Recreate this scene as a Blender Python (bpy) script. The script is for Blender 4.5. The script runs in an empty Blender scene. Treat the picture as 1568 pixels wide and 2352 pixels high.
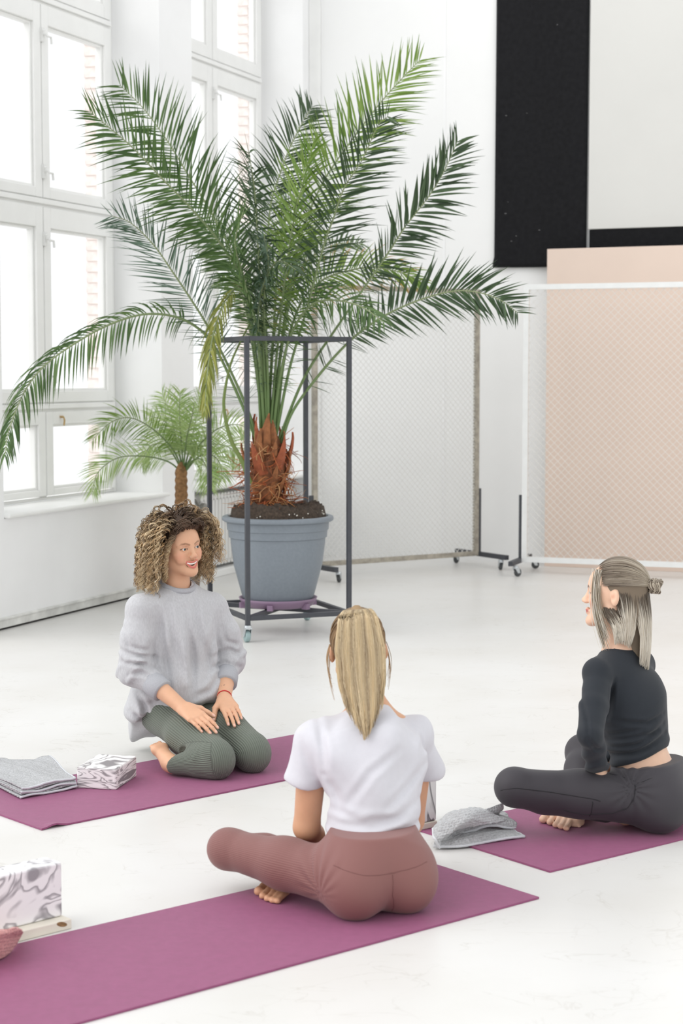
import bpy, bmesh, math, random
import numpy as np
from mathutils import Vector, Matrix
R = math.radians
rng = np.random.default_rng(7)
random.seed(7)
SC = bpy.context.scene
COL = SC.collection

# ------------------------------------------------------------------ camera
IMG_W, IMG_H, FPX, CAM_Z, HORIZON = 1568, 2352, 4000.0, 1.52, 860.0
PITCH = math.atan((IMG_H / 2 - HORIZON) / FPX)
cam_d = bpy.data.cameras.new('camera'); cam = bpy.data.objects.new('camera', cam_d); COL.objects.link(cam)
cam_d.sensor_fit = 'VERTICAL'; cam_d.sensor_height = 36.0; cam_d.lens = FPX / IMG_H * 36.0
cam_d.clip_start = 0.1; cam_d.clip_end = 200
cam.location = (0, 0, CAM_Z); cam.rotation_euler = (R(90) - PITCH, 0, 0)
cam_d.dof.use_dof = True; cam_d.dof.focus_distance = 6.7; cam_d.dof.aperture_fstop = 4.5
SC.camera = cam
# ------------------------------------------------------------------ light
W = bpy.data.worlds.new('overcast'); SC.world = W; W.use_nodes = True
W.node_tree.nodes['Background'].inputs[0].default_value = (0.97, 0.985, 1.0, 1)
W.node_tree.nodes['Background'].inputs[1].default_value = 1.06
sun_d = bpy.data.lights.new('daylight', 'SUN'); sun = bpy.data.objects.new('daylight', sun_d); COL.objects.link(sun)
sun_d.energy = 1.3; sun_d.angle = R(60); sun_d.color = (1.0, 0.985, 0.96)
sun.rotation_euler = Vector((0.78, 0.20, -0.66)).to_track_quat('-Z', 'Y').to_euler()
vs = SC.view_settings
vs.view_transform = 'Standard'; vs.look = 'None'; vs.gamma = 1.0; vs.use_curve_mapping = False; vs.exposure = 0.21

# ------------------------------------------------------------------ helpers
_c, _s = math.cos(PITCH), math.sin(PITCH)
def at(px, py, Y):
    """world point at distance Y along +y that the photograph shows at (px, py)"""
    xr, yr = (px - IMG_W / 2) / FPX, -(py - IMG_H / 2) / FPX
    r = np.array([xr, _c + yr * _s, -_s + yr * _c]); return np.array([0, 0, CAM_Z]) + r * (Y / r[1])
def fl(px, py, z=0.0):
    xr, yr = (px - IMG_W / 2) / FPX, -(py - IMG_H / 2) / FPX
    r = np.array([xr, _c + yr * _s, -_s + yr * _c]); return np.array([0, 0, CAM_Z]) + r * ((z - CAM_Z) / r[2])
def unit(v):
    v = np.asarray(v, float); n = np.linalg.norm(v); return v / n if n > 1e-12 else v

def lin(c):
    return tuple((x / 12.92 if x <= 0.04045 else ((x + 0.055) / 1.055) ** 2.4) for x in c)
def rgb(r, g, b): return lin((r / 255, g / 255, b / 255))

MATS = {}
def mat(name, col, rough=0.6, metal=0.0, spec=0.5, noise=0.0, nscale=8.0, bump=0.0, bscale=200.0, attr=None, sheen=0.0, stretch=None):
    if name in MATS: return MATS[name]
    m = bpy.data.materials.new(name); m.use_nodes = True; nt = m.node_tree; n = nt.nodes; L = nt.links
    b = n['Principled BSDF']; b.inputs['Base Color'].default_value = (*col, 1)
    b.inputs['Roughness'].default_value = rough; b.inputs['Metallic'].default_value = metal
    b.inputs['Specular IOR Level'].default_value = spec
    if sheen: b.inputs['Sheen Weight'].default_value = sheen
    src = None
    if attr:
        a = n.new('ShaderNodeAttribute'); a.attribute_name = attr; src = a.outputs['Color']
    if noise:
        tc = n.new('ShaderNodeTexCoord'); nz = n.new('ShaderNodeTexNoise'); nz.inputs['Scale'].default_value = nscale
        nz.inputs['Detail'].default_value = 5
        v = tc.outputs['Object']
        if stretch:
            mp = n.new('ShaderNodeMapping'); mp.inputs['Scale'].default_value = stretch; L.new(v, mp.inputs[0]); v = mp.outputs[0]
        L.new(v, nz.inputs['Vector'])
        mr = n.new('ShaderNodeMapRange'); mr.inputs['From Min'].default_value = 0.3; mr.inputs['From Max'].default_value = 0.7
        mr.inputs['To Min'].default_value = 1 - noise; mr.inputs['To Max'].default_value = 1 + noise * 0.4
        L.new(nz.outputs['Fac'], mr.inputs['Value'])
        mx = n.new('ShaderNodeMix'); mx.data_type = 'RGBA'; mx.blend_type = 'MULTIPLY'; mx.inputs['Factor'].default_value = 1
        if src: L.new(src, mx.inputs['A'])
        else: mx.inputs['A'].default_value = (*col, 1)
        L.new(mr.outputs[0], mx.inputs['B']); src = mx.outputs['Result']
    if src: L.new(src, b.inputs['Base Color'])
    if bump:
        tc2 = n.new('ShaderNodeTexCoord'); nb = n.new('ShaderNodeTexNoise'); nb.inputs['Scale'].default_value = bscale
        nb.inputs['Detail'].default_value = 3
        L.new(tc2.outputs['Object'], nb.inputs['Vector'])
        bp = n.new('ShaderNodeBump'); bp.inputs['Strength'].default_value = bump; bp.inputs['Distance'].default_value = 0.004
        L.new(nb.outputs['Fac'], bp.inputs['Height']); L.new(bp.outputs[0], b.inputs['Normal'])
    MATS[name] = m; return m

def tag(o, label=None, cat=None, group=None, kind=None):
    if label: o['label'] = label
    if cat: o['category'] = cat
    if group: o['group'] = group
    if kind: o['kind'] = kind
    return o
def link(o, parent=None):
    COL.objects.link(o)
    if parent is not None: o.parent = parent
    return o
def empty(name, loc=(0, 0, 0), rz=0.0):
    o = bpy.data.objects.new(name, None); o.location = loc; o.rotation_euler = (0, 0, rz); COL.objects.link(o); return o
def put_world(o, parent):
    """parent a mesh whose vertices are in world space"""
    o.parent = parent; o.matrix_parent_inverse = parent_matrix(parent).inverted()
def parent_matrix(p):
    m = Matrix.LocRotScale(p.location, p.rotation_euler, p.scale)
    if p.parent is not None: m = parent_matrix(p.parent) @ p.matrix_parent_inverse @ m
    return m
def mesh_obj(name, V, F, material, parent=None, smooth=False, world=False, colors=None, bevel=0.0, attrs=None):
    me = bpy.data.meshes.new(name)
    me.from_pydata([tuple(map(float, v)) for v in V], [], [tuple(map(int, f)) for f in F]) if not isinstance(F, np.ndarray) else fast_fill(me, V, F)
    if smooth: me.polygons.foreach_set('use_smooth', np.ones(len(me.polygons), bool))
    if colors is not None:
        at_ = me.color_attributes.new('Col', 'FLOAT_COLOR', 'POINT')
        c4 = np.ones((len(V), 4), np.float32); c4[:, :3] = colors; at_.data.foreach_set('color', c4.ravel())
    if attrs:
        for k, v in attrs.items():
            a_ = me.attributes.new(k, 'FLOAT', 'POINT'); a_.data.foreach_set('value', np.asarray(v, np.float32))
    me.update()
    if material is not None: me.materials.append(material)
    o = bpy.data.objects.new(name, me); COL.objects.link(o)
    if parent is not None:
        if world: put_world(o, parent)
        else: o.parent = parent
    if bevel:
        bv = o.modifiers.new('bevel', 'BEVEL'); bv.width = bevel; bv.segments = 2; bv.limit_method = 'ANGLE'
    return o
def fast_fill(me, V, F):
    V = np.asarray(V, np.float32); k = F.shape[1]
    me.vertices.add(len(V)); me.vertices.foreach_set('co', V.ravel())
    me.loops.add(F.size); me.loops.foreach_set('vertex_index', F.astype(np.int32).ravel())
    me.polygons.add(len(F)); me.polygons.foreach_set('loop_start', np.arange(0, F.size, k, dtype=np.int32))
    me.update(calc_edges=True); me.validate()

class MB:
    """collects boxes, bars, tubes, lathes into one mesh"""
    def __init__(s): s.V, s.F = [], []
    def add(s, V, F):
        o = len(s.V); s.V += [tuple(v) for v in V]; s.F += [tuple(i + o for i in f) for f in F]; return s
    def box(s, x0, x1, y0, y1, z0, z1):
        V = [(x, y, z) for z in (z0, z1) for y in (y0, y1) for x in (x0, x1)]
        return s.add(V, [(0, 2, 3, 1), (4, 5, 7, 6), (0, 1, 5, 4), (2, 6, 7, 3), (0, 4, 6, 2), (1, 3, 7, 5)])
    def bar(s, a, b, w, h=None, up=(0, 0, 1)):
        """square bar from a to b"""
        a, b = np.asarray(a, float), np.asarray(b, float); h = h or w
        t = unit(b - a); u = np.asarray(up, float)
        if abs(np.dot(t, u)) > 0.99: u = np.array([0, 1, 0.]) if not hasattr(s, 'side') else s.side
        x = unit(np.cross(t, u)); y = np.cross(x, t)
        V = [p + x * i * w / 2 + y * j * h / 2 for p in (a, b) for i, j in ((-1, -1), (1, -1), (1, 1), (-1, 1))]
        return s.add(V, [(3, 2, 1, 0), (4, 5, 6, 7), (0, 1, 5, 4), (1, 2, 6, 5), (2, 3, 7, 6), (3, 0, 4, 7)])
    def tube(s, pts, rad, n=8, caps=True):
        pts = np.asarray(pts, float); rad = np.broadcast_to(np.asarray(rad, float), (len(pts),))
        T = np.gradient(pts, axis=0); V, F = [], []; u = None
        for i, p in enumerate(pts):
            t = unit(T[i])
            if u is None:
                u = np.cross(t, [0, 0, 1.]) if abs(t[2]) < 0.9 else np.cross(t, [0, 1., 0])
            u = unit(u - t * np.dot(u, t)); w = np.cross(t, u)
            for k in range(n):
                a = 2 * math.pi * k / n; V.append(p + rad[i] * (u * math.cos(a) + w * math.sin(a)))
        for i in range(len(pts) - 1):
            for k in range(n):
                k2 = (k + 1) % n; F.append((i * n + k, i * n + k2, (i + 1) * n + k2, (i + 1) * n + k))
        if caps:
            F.append(tuple(range(n - 1, -1, -1))); F.append(tuple((len(pts) - 1) * n + k for k in range(n)))
        return s.add(V, F)
    def lathe(s, prof, n=48, c=(0, 0, 0)):
        V = [(c[0] + r * math.cos(2 * math.pi * k / n), c[1] + r * math.sin(2 * math.pi * k / n), c[2] + z) for r, z in prof for k in range(n)]
        F = [(i * n + k, i * n + (k + 1) % n, (i + 1) * n + (k + 1) % n, (i + 1) * n + k) for i in range(len(prof) - 1) for k in range(n)]
        return s.add(V, F)
    def build(s, name, material, parent=None, smooth=False, world=False, bevel=0.0):
        return mesh_obj(name, s.V, s.F, material, parent, smooth, world, bevel=bevel)
def copy_tree(o, parent=None):
    c = o.copy(); COL.objects.link(c)
    if parent is not None: c.parent = parent
    for ch in list(o.children): copy_tree(ch, c)
    return c
def smooth_by_angle(o, deg=40):
    me = o.data; me.polygons.foreach_set('use_smooth', np.ones(len(me.polygons), bool))
    try: me.set_sharp_from_angle(angle=R(deg))
    except Exception: pass
    return o

# ------------------------------------------------------------------ setting materials
def floor_mat():
    m = mat('floor_paint', rgb(240, 238, 234), rough=0.32, spec=0.35); nt = m.node_tree; n, L = nt.nodes, nt.links
    b = n['Principled BSDF']; tc = n.new('ShaderNodeTexCoord')
    def noise(sc, det=4, dist=0.0, st=None):
        z = n.new('ShaderNodeTexNoise'); z.inputs['Scale'].default_value = sc; z.inputs['Detail'].default_value = det; z.inputs['Distortion'].default_value = dist
        v = tc.outputs['Object']
        if st:
            mp = n.new('ShaderNodeMapping'); mp.inputs['Scale'].default_value = st[:3]; mp.inputs['Rotation'].default_value = (0, 0, st[3]); L.new(v, mp.inputs[0]); v = mp.outputs[0]
        L.new(v, z.inputs['Vector']); return z
    def ramp(src, stops):
        r = n.new('ShaderNodeValToRGB'); r.color_ramp.elements[0].position, r.color_ramp.elements[0].color = stops[0][0], (*stops[0][1], 1)
        r.color_ramp.elements[1].position, r.color_ramp.elements[1].color = stops[1][0], (*stops[1][1], 1)
        for p, c_ in stops[2:]:
            e = r.color_ramp.elements.new(p); e.color = (*c_, 1)
        L.new(src, r.inputs[0]); return r
    big = ramp(noise(1.3, 5).outputs['Fac'], [(0.3, rgb(215, 213, 209)), (0.65, rgb(222, 221, 219))])
    # fine scuffs: thin contour lines of distorted noise
    s1 = ramp(noise(2.2, 6, 1.4, (1, 2.2, 1, 0.4)).outputs['Fac'], [(0.492, (1, 1, 1)), (0.5, (0.86, 0.85, 0.83)), (0.508, (1, 1, 1))])
    s2 = ramp(noise(0.9, 7, 2.0, (2.4, 1, 1, -0.5)).outputs['Fac'], [(0.546, (1, 1, 1)), (0.55, (0.87, 0.86, 0.84)), (0.554, (1, 1, 1))])
    msk = ramp(noise(5, 2).outputs['Fac'], [(0.45, (0, 0, 0)), (0.62, (1, 1, 1))])
    mul = n.new('ShaderNodeMix'); mul.data_type = 'RGBA'; mul.blend_type = 'MULTIPLY'; mul.inputs['Factor'].default_value = 1
    L.new(s1.outputs[0], mul.inputs['A']); L.new(s2.outputs[0], mul.inputs['B'])
    m2 = n.new('ShaderNodeMix'); m2.data_type = 'RGBA'; m2.blend_type = 'MULTIPLY'; L.new(msk.outputs[0], m2.inputs['Factor'])
    L.new(big.outputs[0], m2.inputs['A']); L.new(mul.outputs['Result'], m2.inputs['B'])
    L.new(m2.outputs['Result'], b.inputs['Base Color'])
    bp = n.new('ShaderNodeBump'); bp.inputs['Strength'].default_value = 0.08; bp.inputs['Distance'].default_value = 0.003
    L.new(noise(14, 4).outputs['Fac'], bp.inputs['Height']); L.new(bp.outputs[0], b.inputs['Normal'])
    return m
M_floor = floor_mat()
M_wall = mat('white_wall', rgb(242, 242, 241), rough=0.75, noise=0.03, nscale=1.5, bump=0.05, bscale=60)
M_wallL = mat('window_wall_paint', rgb(244, 244, 244), rough=0.6, noise=0.04, nscale=2.2, bump=0.06, bscale=40)
M_frame = mat('window_paint', rgb(240, 240, 238), rough=0.45, noise=0.03, nscale=6)
M_black_metal = mat('black_steel', rgb(66, 68, 74), rough=0.5, metal=0.0, spec=0.5, noise=0.12, nscale=20)
M_pane = bpy.data.materials.new('window_glass'); M_pane.use_nodes = True
_n, _l = M_pane.node_tree.nodes, M_pane.node_tree.links; _n.remove(_n['Principled BSDF'])
_t = _n.new('ShaderNodeBsdfTransparent'); _g = _n.new('ShaderNodeBsdfGlossy'); _g.inputs['Roughness'].default_value = 0.02
_mx = _n.new('ShaderNodeMixShader')
_mx.inputs[0].default_value = 0.05; _l.new(_t.outputs[0], _mx.inputs[1]); _l.new(_g.outputs[0], _mx.inputs[2]); _l.new(_mx.outputs[0], _n['Material Output'].inputs[0])

# ------------------------------------------------------------------ the setting
tag(MB().box(-9, 9, -1.5, 16.5, -0.1, 0).build('floor', M_floor), 'white painted concrete floor with fine scuffs', 'floor', kind='structure')

WP0 = np.array([-2.036, 10.302, 0.0]); WD = unit([0.372, 0.928, 0]); WN = np.array([-WD[1], WD[0], 0])   # window wall: origin, along, outwards
WROT = math.atan2(WD[1], WD[0])      # local x along the wall, local y outwards
def wall_local(s, off=0.0, z=0.0): return WP0 + WD * s + WN * off + np.array([0, 0, z])
WTOP = 5.4
WIN = [(0.062, 2.091), (2.586, 4.615)]
SILL = 0.69
wl = MB()
wl.box(-0.44, 0.062, 0, 0.575, 0, WTOP).box(2.091, 2.586, 0, 0.575, 0, WTOP).box(4.615, 4.765, 0, 0.575, 0, WTOP)
wl.box(0.062, 2.091, 0.0, 0.575, 0.0, SILL - 0.03)
wl.box(2.586, 4.615, 0.16, 0.575, 0.0, SILL - 0.03)
for a_, b_ in WIN: wl.box(a_, b_, 0, 0.575, 5.15, WTOP)
wall_left = wl.build('wall_left', M_wallL); wall_left.location = WP0; wall_left.rotation_euler = (0, 0, WROT)
tag(wall_left, 'white painted window wall with deep piers between tall windows', 'wall', kind='structure')
# lip at the wall foot
bb = MB().box(-0.44, 2.586, -0.022, 0.0, 0.012, 0.062).box(-0.44, 2.586, -0.030, 0.0, 0.058, 0.072)
o = bb.build('baseboard_left', mat('worn_lip', rgb(226, 226, 222), rough=0.6, noise=0.25, nscale=9), bevel=0.004); o.location = WP0; o.rotation_euler = (0, 0, WROT)
tag(o, 'worn white lip along the foot of the window wall', 'baseboard', kind='structure')
o = MB().box(-0.44, 2.586, -0.012, 0.0, 0.0, 0.012).build('trim_1', mat('dark_gap', rgb(52, 50, 48), rough=0.9)); o.location = WP0; o.rotation_euler = (0, 0, WROT)
tag(o, 'thin dark gap strip between window wall lip and floor', 'trim', kind='structure')

ZR = [(0.69, 1.305, 0.763, 1.19), (1.305, 2.64, 1.41, 2.477), (2.64, 3.94, 2.733, 3.785), (3.94, 5.15, 4.065, 5.05)]
M_handle = mat('handle_paint', rgb(232, 232, 230), rough=0.4)
def ring(mb, x0, x1, z0, z1, gx0, gx1, gz0, gz1, y0, y1):
    mb.box(x0, gx0, y0, y1, z0, z1); mb.box(gx1, x1, y0, y1, z0, z1); mb.box(gx0, gx1, y0, y1, z0, gz0); mb.box(gx0, gx1, y0, y1, gz1, z1)
def make_window(idx, s0, s1):
    w = empty('window_%d' % idx, WP0, WROT)
    wd = s1 - s0; mid = s0 + wd * 0.525
    fr = MB(); ring(fr, s0, s1, 0.69, 5.15, s0 + 0.045, s1 - 0.045, 0.71, 5.13, 0.37, 0.46)
    fr.build('frame', M_frame, w, bevel=0.004)
    MB().box(mid - 0.035, mid + 0.035, 0.375, 0.45, 0.71, 5.13).build('mullion', M_frame, w, bevel=0.004)
    for z in (1.305, 2.64, 3.94):
        t = MB().box(s0 + 0.045, s1 - 0.045, 0.365, 0.455, z - 0.035, z + 0.035)
        t.box(s0 + 0.045, s1 - 0.045, 0.345, 0.365, z - 0.012, z + 0.022); t.build('transom', M_frame, w, bevel=0.005)
    for r, (z0, z1, g0, g1) in enumerate(ZR):
        for cidx in (0, 1):
            x0, x1 = (s0 + 0.05, mid - 0.005) if cidx == 0 else (mid + 0.005, s1 - 0.05)
            a, b = (x0 + 0.085, x1 - 0.085)
            sm = MB(); ring(sm, x0, x1, z0 + 0.03, z1 - 0.03, a, b, g0, g1, 0.352, 0.40)
            ring(sm, a - 0.001, b + 0.001, g0 - 0.001, g1 + 0.001, a + 0.018, b - 0.018, g0 + 0.018, g1 - 0.018, 0.372, 0.42)
            so = sm.build('sash', M_frame, w, bevel=0.005)
            MB().box(a - 0.005, b + 0.005, 0.394, 0.400, g0 - 0.005, g1 + 0.005).build('pane', M_pane, so)
            if cidx == 1 and r in (1, 2):
                for hz in (g0 + (g1 - g0) * 0.10, g0 + (g1 - g0) * 0.93):
                    h = MB().box(mid - 0.016, mid + 0.016, 0.335, 0.352, hz - 0.045, hz + 0.045)
                    h.tube([(mid, 0.335, hz), (mid, 0.312, hz), (mid + 0.004, 0.308, hz - 0.01), (mid + 0.045, 0.305, hz - 0.012), (mid + 0.052, 0.305, hz - 0.055)], 0.0085, 8)
                    h.tube([(mid - 0.03, 0.325, hz + 0.02), (mid + 0.0, 0.325, hz + 0.028)], 0.006, 6)
                    h.build('handle', M_handle, so, smooth=False)
            if r == 0 and cidx == 1:
                hx = x0 + 0.18
                h = MB().tube([(hx, 0.352, 1.235), (hx, 0.33, 1.235), (hx + 0.004, 0.326, 1.215), (hx + 0.002, 0.33, 1.18)], 0.006, 6).tube([(hx - 0.02, 0.345, 1.24), (hx + 0.02, 0.345, 1.24)], 0.005, 6)
                h.build('latch', mat('brass', rgb(190, 160, 110), rough=0.4, metal=0.6), so)
    sl = MB().box(s0 + 0.001, s1 + 0.045 if idx == 1 else s1 - 0.001, -0.04, 0.375, SILL - 0.028, SILL)
    sl.build('window_sill', M_frame, w, bevel=0.012)
    tag(w, ['', 'tall white timber window beside the curly haired woman', 'tall white timber window behind the big palm'][idx], 'window', kind='structure')
    return w
for i_, (a_, b_) in enumerate(WIN): make_window(i_ + 1, a_, b_)
# brick jambs outside, daylight overexposure put into the pale brick and mortar colours
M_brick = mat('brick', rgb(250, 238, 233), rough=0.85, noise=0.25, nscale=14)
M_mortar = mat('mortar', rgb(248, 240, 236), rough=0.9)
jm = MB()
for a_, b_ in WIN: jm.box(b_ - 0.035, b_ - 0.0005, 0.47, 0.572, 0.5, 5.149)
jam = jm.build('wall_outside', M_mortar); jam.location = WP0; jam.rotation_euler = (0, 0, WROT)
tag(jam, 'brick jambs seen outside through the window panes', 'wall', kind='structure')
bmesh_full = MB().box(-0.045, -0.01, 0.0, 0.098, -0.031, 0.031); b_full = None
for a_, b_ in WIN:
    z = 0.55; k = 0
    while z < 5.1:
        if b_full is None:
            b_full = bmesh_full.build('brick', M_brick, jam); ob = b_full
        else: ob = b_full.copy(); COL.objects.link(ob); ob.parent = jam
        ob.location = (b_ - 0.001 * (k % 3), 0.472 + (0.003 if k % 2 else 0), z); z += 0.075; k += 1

BQ = WP0 + WD * 4.765; BE = np.array([WD[1], -WD[0], 0.0]); BROT = math.atan2(BE[1], BE[0])   # back wall: local x along, local y away from room
wb = MB().box(-0.7, 9.0, 0, 0.2, 0, WTOP)
wall_back = wb.build('wall_back', M_wall); wall_back.location = BQ; wall_back.rotation_euler = (0, 0, BROT)
tag(wall_back, 'plain white back wall behind the mesh partitions', 'wall', kind='structure')
o = MB().box(1.174, 1.19, -0.004, 0, 0, WTOP).build('trim_2', M_wallL); o.location = BQ; o.rotation_euler = (0, 0, BROT)
tag(o, 'thin vertical seam strip on the white back wall', 'trim', kind='structure')
o = MB().box(0.0, 0.10, -0.025, 0, 0, WTOP).build('trim_3', M_frame, bevel=0.006); o.location = BQ; o.rotation_euler = (0, 0, BROT)
tag(o, 'narrow white vertical casing in the room corner', 'trim', kind='structure')
def on_back(o):
    o.location = BQ; o.rotation_euler = (0, 0, BROT); return o
tag(MB().box(7.0, 7.2, -1.5, 13.0, 0, WTOP).build('wall_right', M_wall), 'plain white side wall out of view, added to bounce light', 'wall', kind='structure')  # unseen side wall, added to bounce light and block it from the right
# black cloth hanging on the wall
M_cloth = mat('black_cloth', rgb(31, 31, 33), rough=0.95, spec=0.1, noise=0.25, nscale=30, bump=0.25, bscale=300, sheen=0.1)
nx, nz = 26, 70; V, F = [], []
for side in (0, 1):
    for j in range(nz + 1):
        for i in range(nx + 1):
            u, v = i / nx, j / nz; x = 1.622 + 0.752 * u - 0.008 * (1 - v); z = 2.375 + 2.95 * v - 0.012 * u * (1 - v)
            y = -0.030 + 0.006 * math.sin(u * 9 + v * 2) * (0.4 + 0.6 * (1 - v)) + (-0.012 * math.exp(-v * 120)) * (1 + math.sin(u * 14)) * 0.5
            if j < 2 and i < 2: x -= 0.010
            V.append((x, y + (0.012 if side else 0), z))
n1 = (nx + 1) * (nz + 1)
for j in range(nz):
    for i in range(nx):
        a = j * (nx + 1) + i; F += [(a, a + 1, a + nx + 2, a + nx + 1), (n1 + a, n1 + a + nx + 1, n1 + a + nx + 2, n1 + a + 1)]
for i in range(nx): F += [(i, n1 + i, n1 + i + 1, i + 1)]
for j in range(nz):
    a = j * (nx + 1); F += [(a, a + nx + 1, n1 + a + nx + 1, n1 + a)]; a += nx; F += [(a, n1 + a, n1 + a + nx + 1, a + nx + 1)]
o = on_back(mesh_obj('black_curtain', V, F, M_cloth, smooth=True)); tag(o, 'tall black cloth panel hanging on the white wall', 'curtain')
M_lint = mat('lint', rgb(120, 120, 120), rough=1)
for lx, lz, lr in [(1.71, 2.80, .006), (1.71, 3.57, .005), (1.80, 2.62, .004), (1.76, 2.58, .0045), (1.99, 2.66, .005), (2.12, 4.25, .004), (1.73, 2.89, .003), (1.88, 3.58, .003)]:
    MB().tube([(lx - lr, -0.041, lz), (lx, -0.043, lz + lr * .3), (lx + lr * 1.3, -0.041, lz)], lr * 0.55, 6).build('lint_speck', M_lint, o)
o = on_back(MB().box(2.385, 3.9, -0.045, -0.004, 2.655, 5.3).build('canvas_panel', mat('off_white_canvas', rgb(214, 213, 209), rough=0.9, noise=0.02, nscale=2), bevel=0.004))
tag(o, 'large off-white canvas panel mounted above the pink board', 'panel')
o = on_back(MB().box(2.392, 3.9, -0.036, -0.004, 2.30, 2.652).build('black_cloth_strip', M_cloth, bevel=0.006))
tag(o, 'horizontal black cloth strip below the off-white canvas', 'cloth')
# pink board
PG = fl(1250, 1300); PR_ = fl(1568, 1314); PE = unit(PR_ - PG); PROT = math.atan2(PE[1], PE[0])
o = MB().box(0.0, 1.9, -0.006, 0.006, 0.0, 2.50).build('pink_board', mat('pink_board', rgb(225, 205, 191), rough=0.6, noise=0.02, nscale=3), bevel=0.002)
o.location = PG; o.rotation_euler = (0, 0, PROT); tag(o, 'tall pale pink board standing behind the white mesh partition', 'board')

# ------------------------------------------------------------------ castors and mesh partitions
M_tyre = mat('grey_rubber', rgb(70, 72, 74), rough=0.6); M_zinc = mat('zinc', rgb(200, 205, 208), rough=0.3, metal=0.8)
M_tyre2 = mat('teal_rubber', rgb(150, 172, 172), rough=0.55)
def castor(parent, p, top, yaw, wr=0.045, tyre=M_tyre, wt=0.02):
    """castor whose wheel touches the floor at p, mounting plate at height top"""
    c = empty('castor', (0, 0, 0)); c.parent = parent
    inv = parent_matrix(parent).inverted(); c.location = inv @ Vector((p[0], p[1], 0)); c.rotation_euler = (0, 0, yaw - parent.rotation_euler[2])
    # trail along local x
    tr = wr * 0.55
    br = MB(); br.lathe([(0, top), (0.02, top), (0.022, top - 0.012), (0.014, top - 0.016), (0, top - 0.016)], 16)
    for s_ in (-1, 1):
        y = s_ * (wt / 2 + 0.004)
        br.add([(-0.022, y - .0015, top - .014), (0.02, y - .0015, top - .014), (tr + .012, y - .0015, wr - .006), (tr - .012, y - .0015, wr - .006),
                (-0.022, y + .0015, top - .014), (0.02, y + .0015, top - .014), (tr + .012, y + .0015, wr - .006), (tr - .012, y + .0015, wr - .006)],
               [(0, 1, 2, 3), (7, 6, 5, 4), (0, 4, 5, 1), (1, 5, 6, 2), (2, 6, 7, 3), (3, 7, 4, 0)])
    br.box(-0.024, 0.022, -wt / 2 - .005, wt / 2 + .005, top - .02, top - .012)
    br.build('bracket', M_zinc, c)
    wh = MB(); n_ = 28; prof = [(wr * .3, -wt / 2), (wr * .86, -wt / 2), (wr * .97, -wt * .35), (wr, 0), (wr * .97, wt * .35), (wr * .86, wt / 2), (wr * .3, wt / 2)]
    V = [(tr + r * math.cos(2 * math.pi * k / n_), y, wr + r * math.sin(2 * math.pi * k / n_)) for r, y in prof for k in range(n_)]
    F = [(i * n_ + (k + 1) % n_, i * n_ + k, (i + 1) * n_ + k, (i + 1) * n_ + (k + 1) % n_) for i in range(len(prof) - 1) for k in range(n_)]
    F += [tuple(range(n_)), tuple((len(prof) - 1) * n_ + k for k in range(n_ - 1, -1, -1))]
    wh.add(V, F).build('wheel', tyre, c)
    return c
def partition(name, A, B, height, frame_m, mesh_m, wire, cell, feet, bar=0.035, z0=0.085, rail_h=None):
    A, B = np.asarray(A, float), np.asarray(B, float); L_ = np.linalg.norm(B - A); yaw = math.atan2(B[1] - A[1], B[0] - A[0])
    t = empty(name, (A[0], A[1], 0), yaw); h = bar / 2; rh = rail_h or bar
    MB().box(-h, h, -h, h, z0, height).build('post', frame_m, t); MB().box(L_ - h, L_ + h, -h, h, z0, height).build('post', frame_m, t)
    MB().box(h, L_ - h, -h, h, z0, z0 + rh).build('rail', frame_m, t); MB().box(h, L_ - h, -h, h, height - rh, height).build('rail', frame_m, t)
    mb = MB(); x0, x1, zb, zt = h, L_ - h, z0 + rh, height - rh
    asp = 1.0; k = 0
    for sg in (1, -1):
        cmin = (x0 - zt) if sg == 1 else (x0 + zb); cmax = (x1 - zb) if sg == 1 else (x1 + zt)
        cc = cmin + cell * 0.3
        while cc < cmax:     # x = cc + sg*z
            za = zb; zc = zt; lo = sorted([(x0 - cc) * sg, (x1 - cc) * sg]); za = max(za, lo[0]); zc = min(zc, lo[1])
            if zc - za > 0.01: mb.bar((cc + sg * za, 0.002 * sg, za), (cc + sg * zc, 0.002 * sg, zc), wire, wire, up=(0, 1, 0))
            cc += cell
    m = mb.build('wire_mesh', mesh_m, t); m['kind'] = 'stuff'
    for fx, lo, hi, ph in feet:
        fx_ = fx + (0.036 if fx > 0.5 else -0.036); f = MB().box(fx_ - 0.0175, fx_ + 0.0175, lo, hi, z0 - 0.005, z0 + 0.030); f.build('foot_beam', M_black_metal, t)
        MB().box(fx - 0.0125 + (0.032 if fx > 0.5 else -0.032), fx + 0.0125 + (0.032 if fx > 0.5 else -0.032), -0.0125, 0.0125, z0 - 0.005, ph).build('foot_upright', M_black_metal, t)
        for yy in (lo + 0.03, hi - 0.03):
            p = Matrix.Rotation(yaw, 3, 'Z') @ Vector((fx, yy, 0)); castor(t, (A[0] + p.x, A[1] + p.y), z0 - 0.004, yaw + random.uniform(0.3, 1.6), wr=0.032, wt=0.022)
    return t
M_rust = mat('worn_grey_brown_frame', rgb(172, 165, 152), rough=0.7, noise=0.35, nscale=25)
M_wire = mat('mesh_wire_grey', rgb(222, 221, 218), rough=0.6)
M_white_fr = mat('white_frame', rgb(236, 237, 236), rough=0.45, noise=0.04, nscale=14)
M_wire_w = mat('mesh_wire_white', rgb(226, 224, 220), rough=0.55)
t = partition('mesh_partition', (-0.20, 12.96), (1.065, 13.769), 2.185, M_rust, M_wire, 0.0032, 0.048, [(0.0, -0.36, 0.10, 0.62), (1.50, -0.36, 0.30, 0.62)])
tag(t, 'wheeled wire mesh partition with worn grey-brown frame behind the plant trolley', 'partition', 'mesh partitions on wheels')
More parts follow.
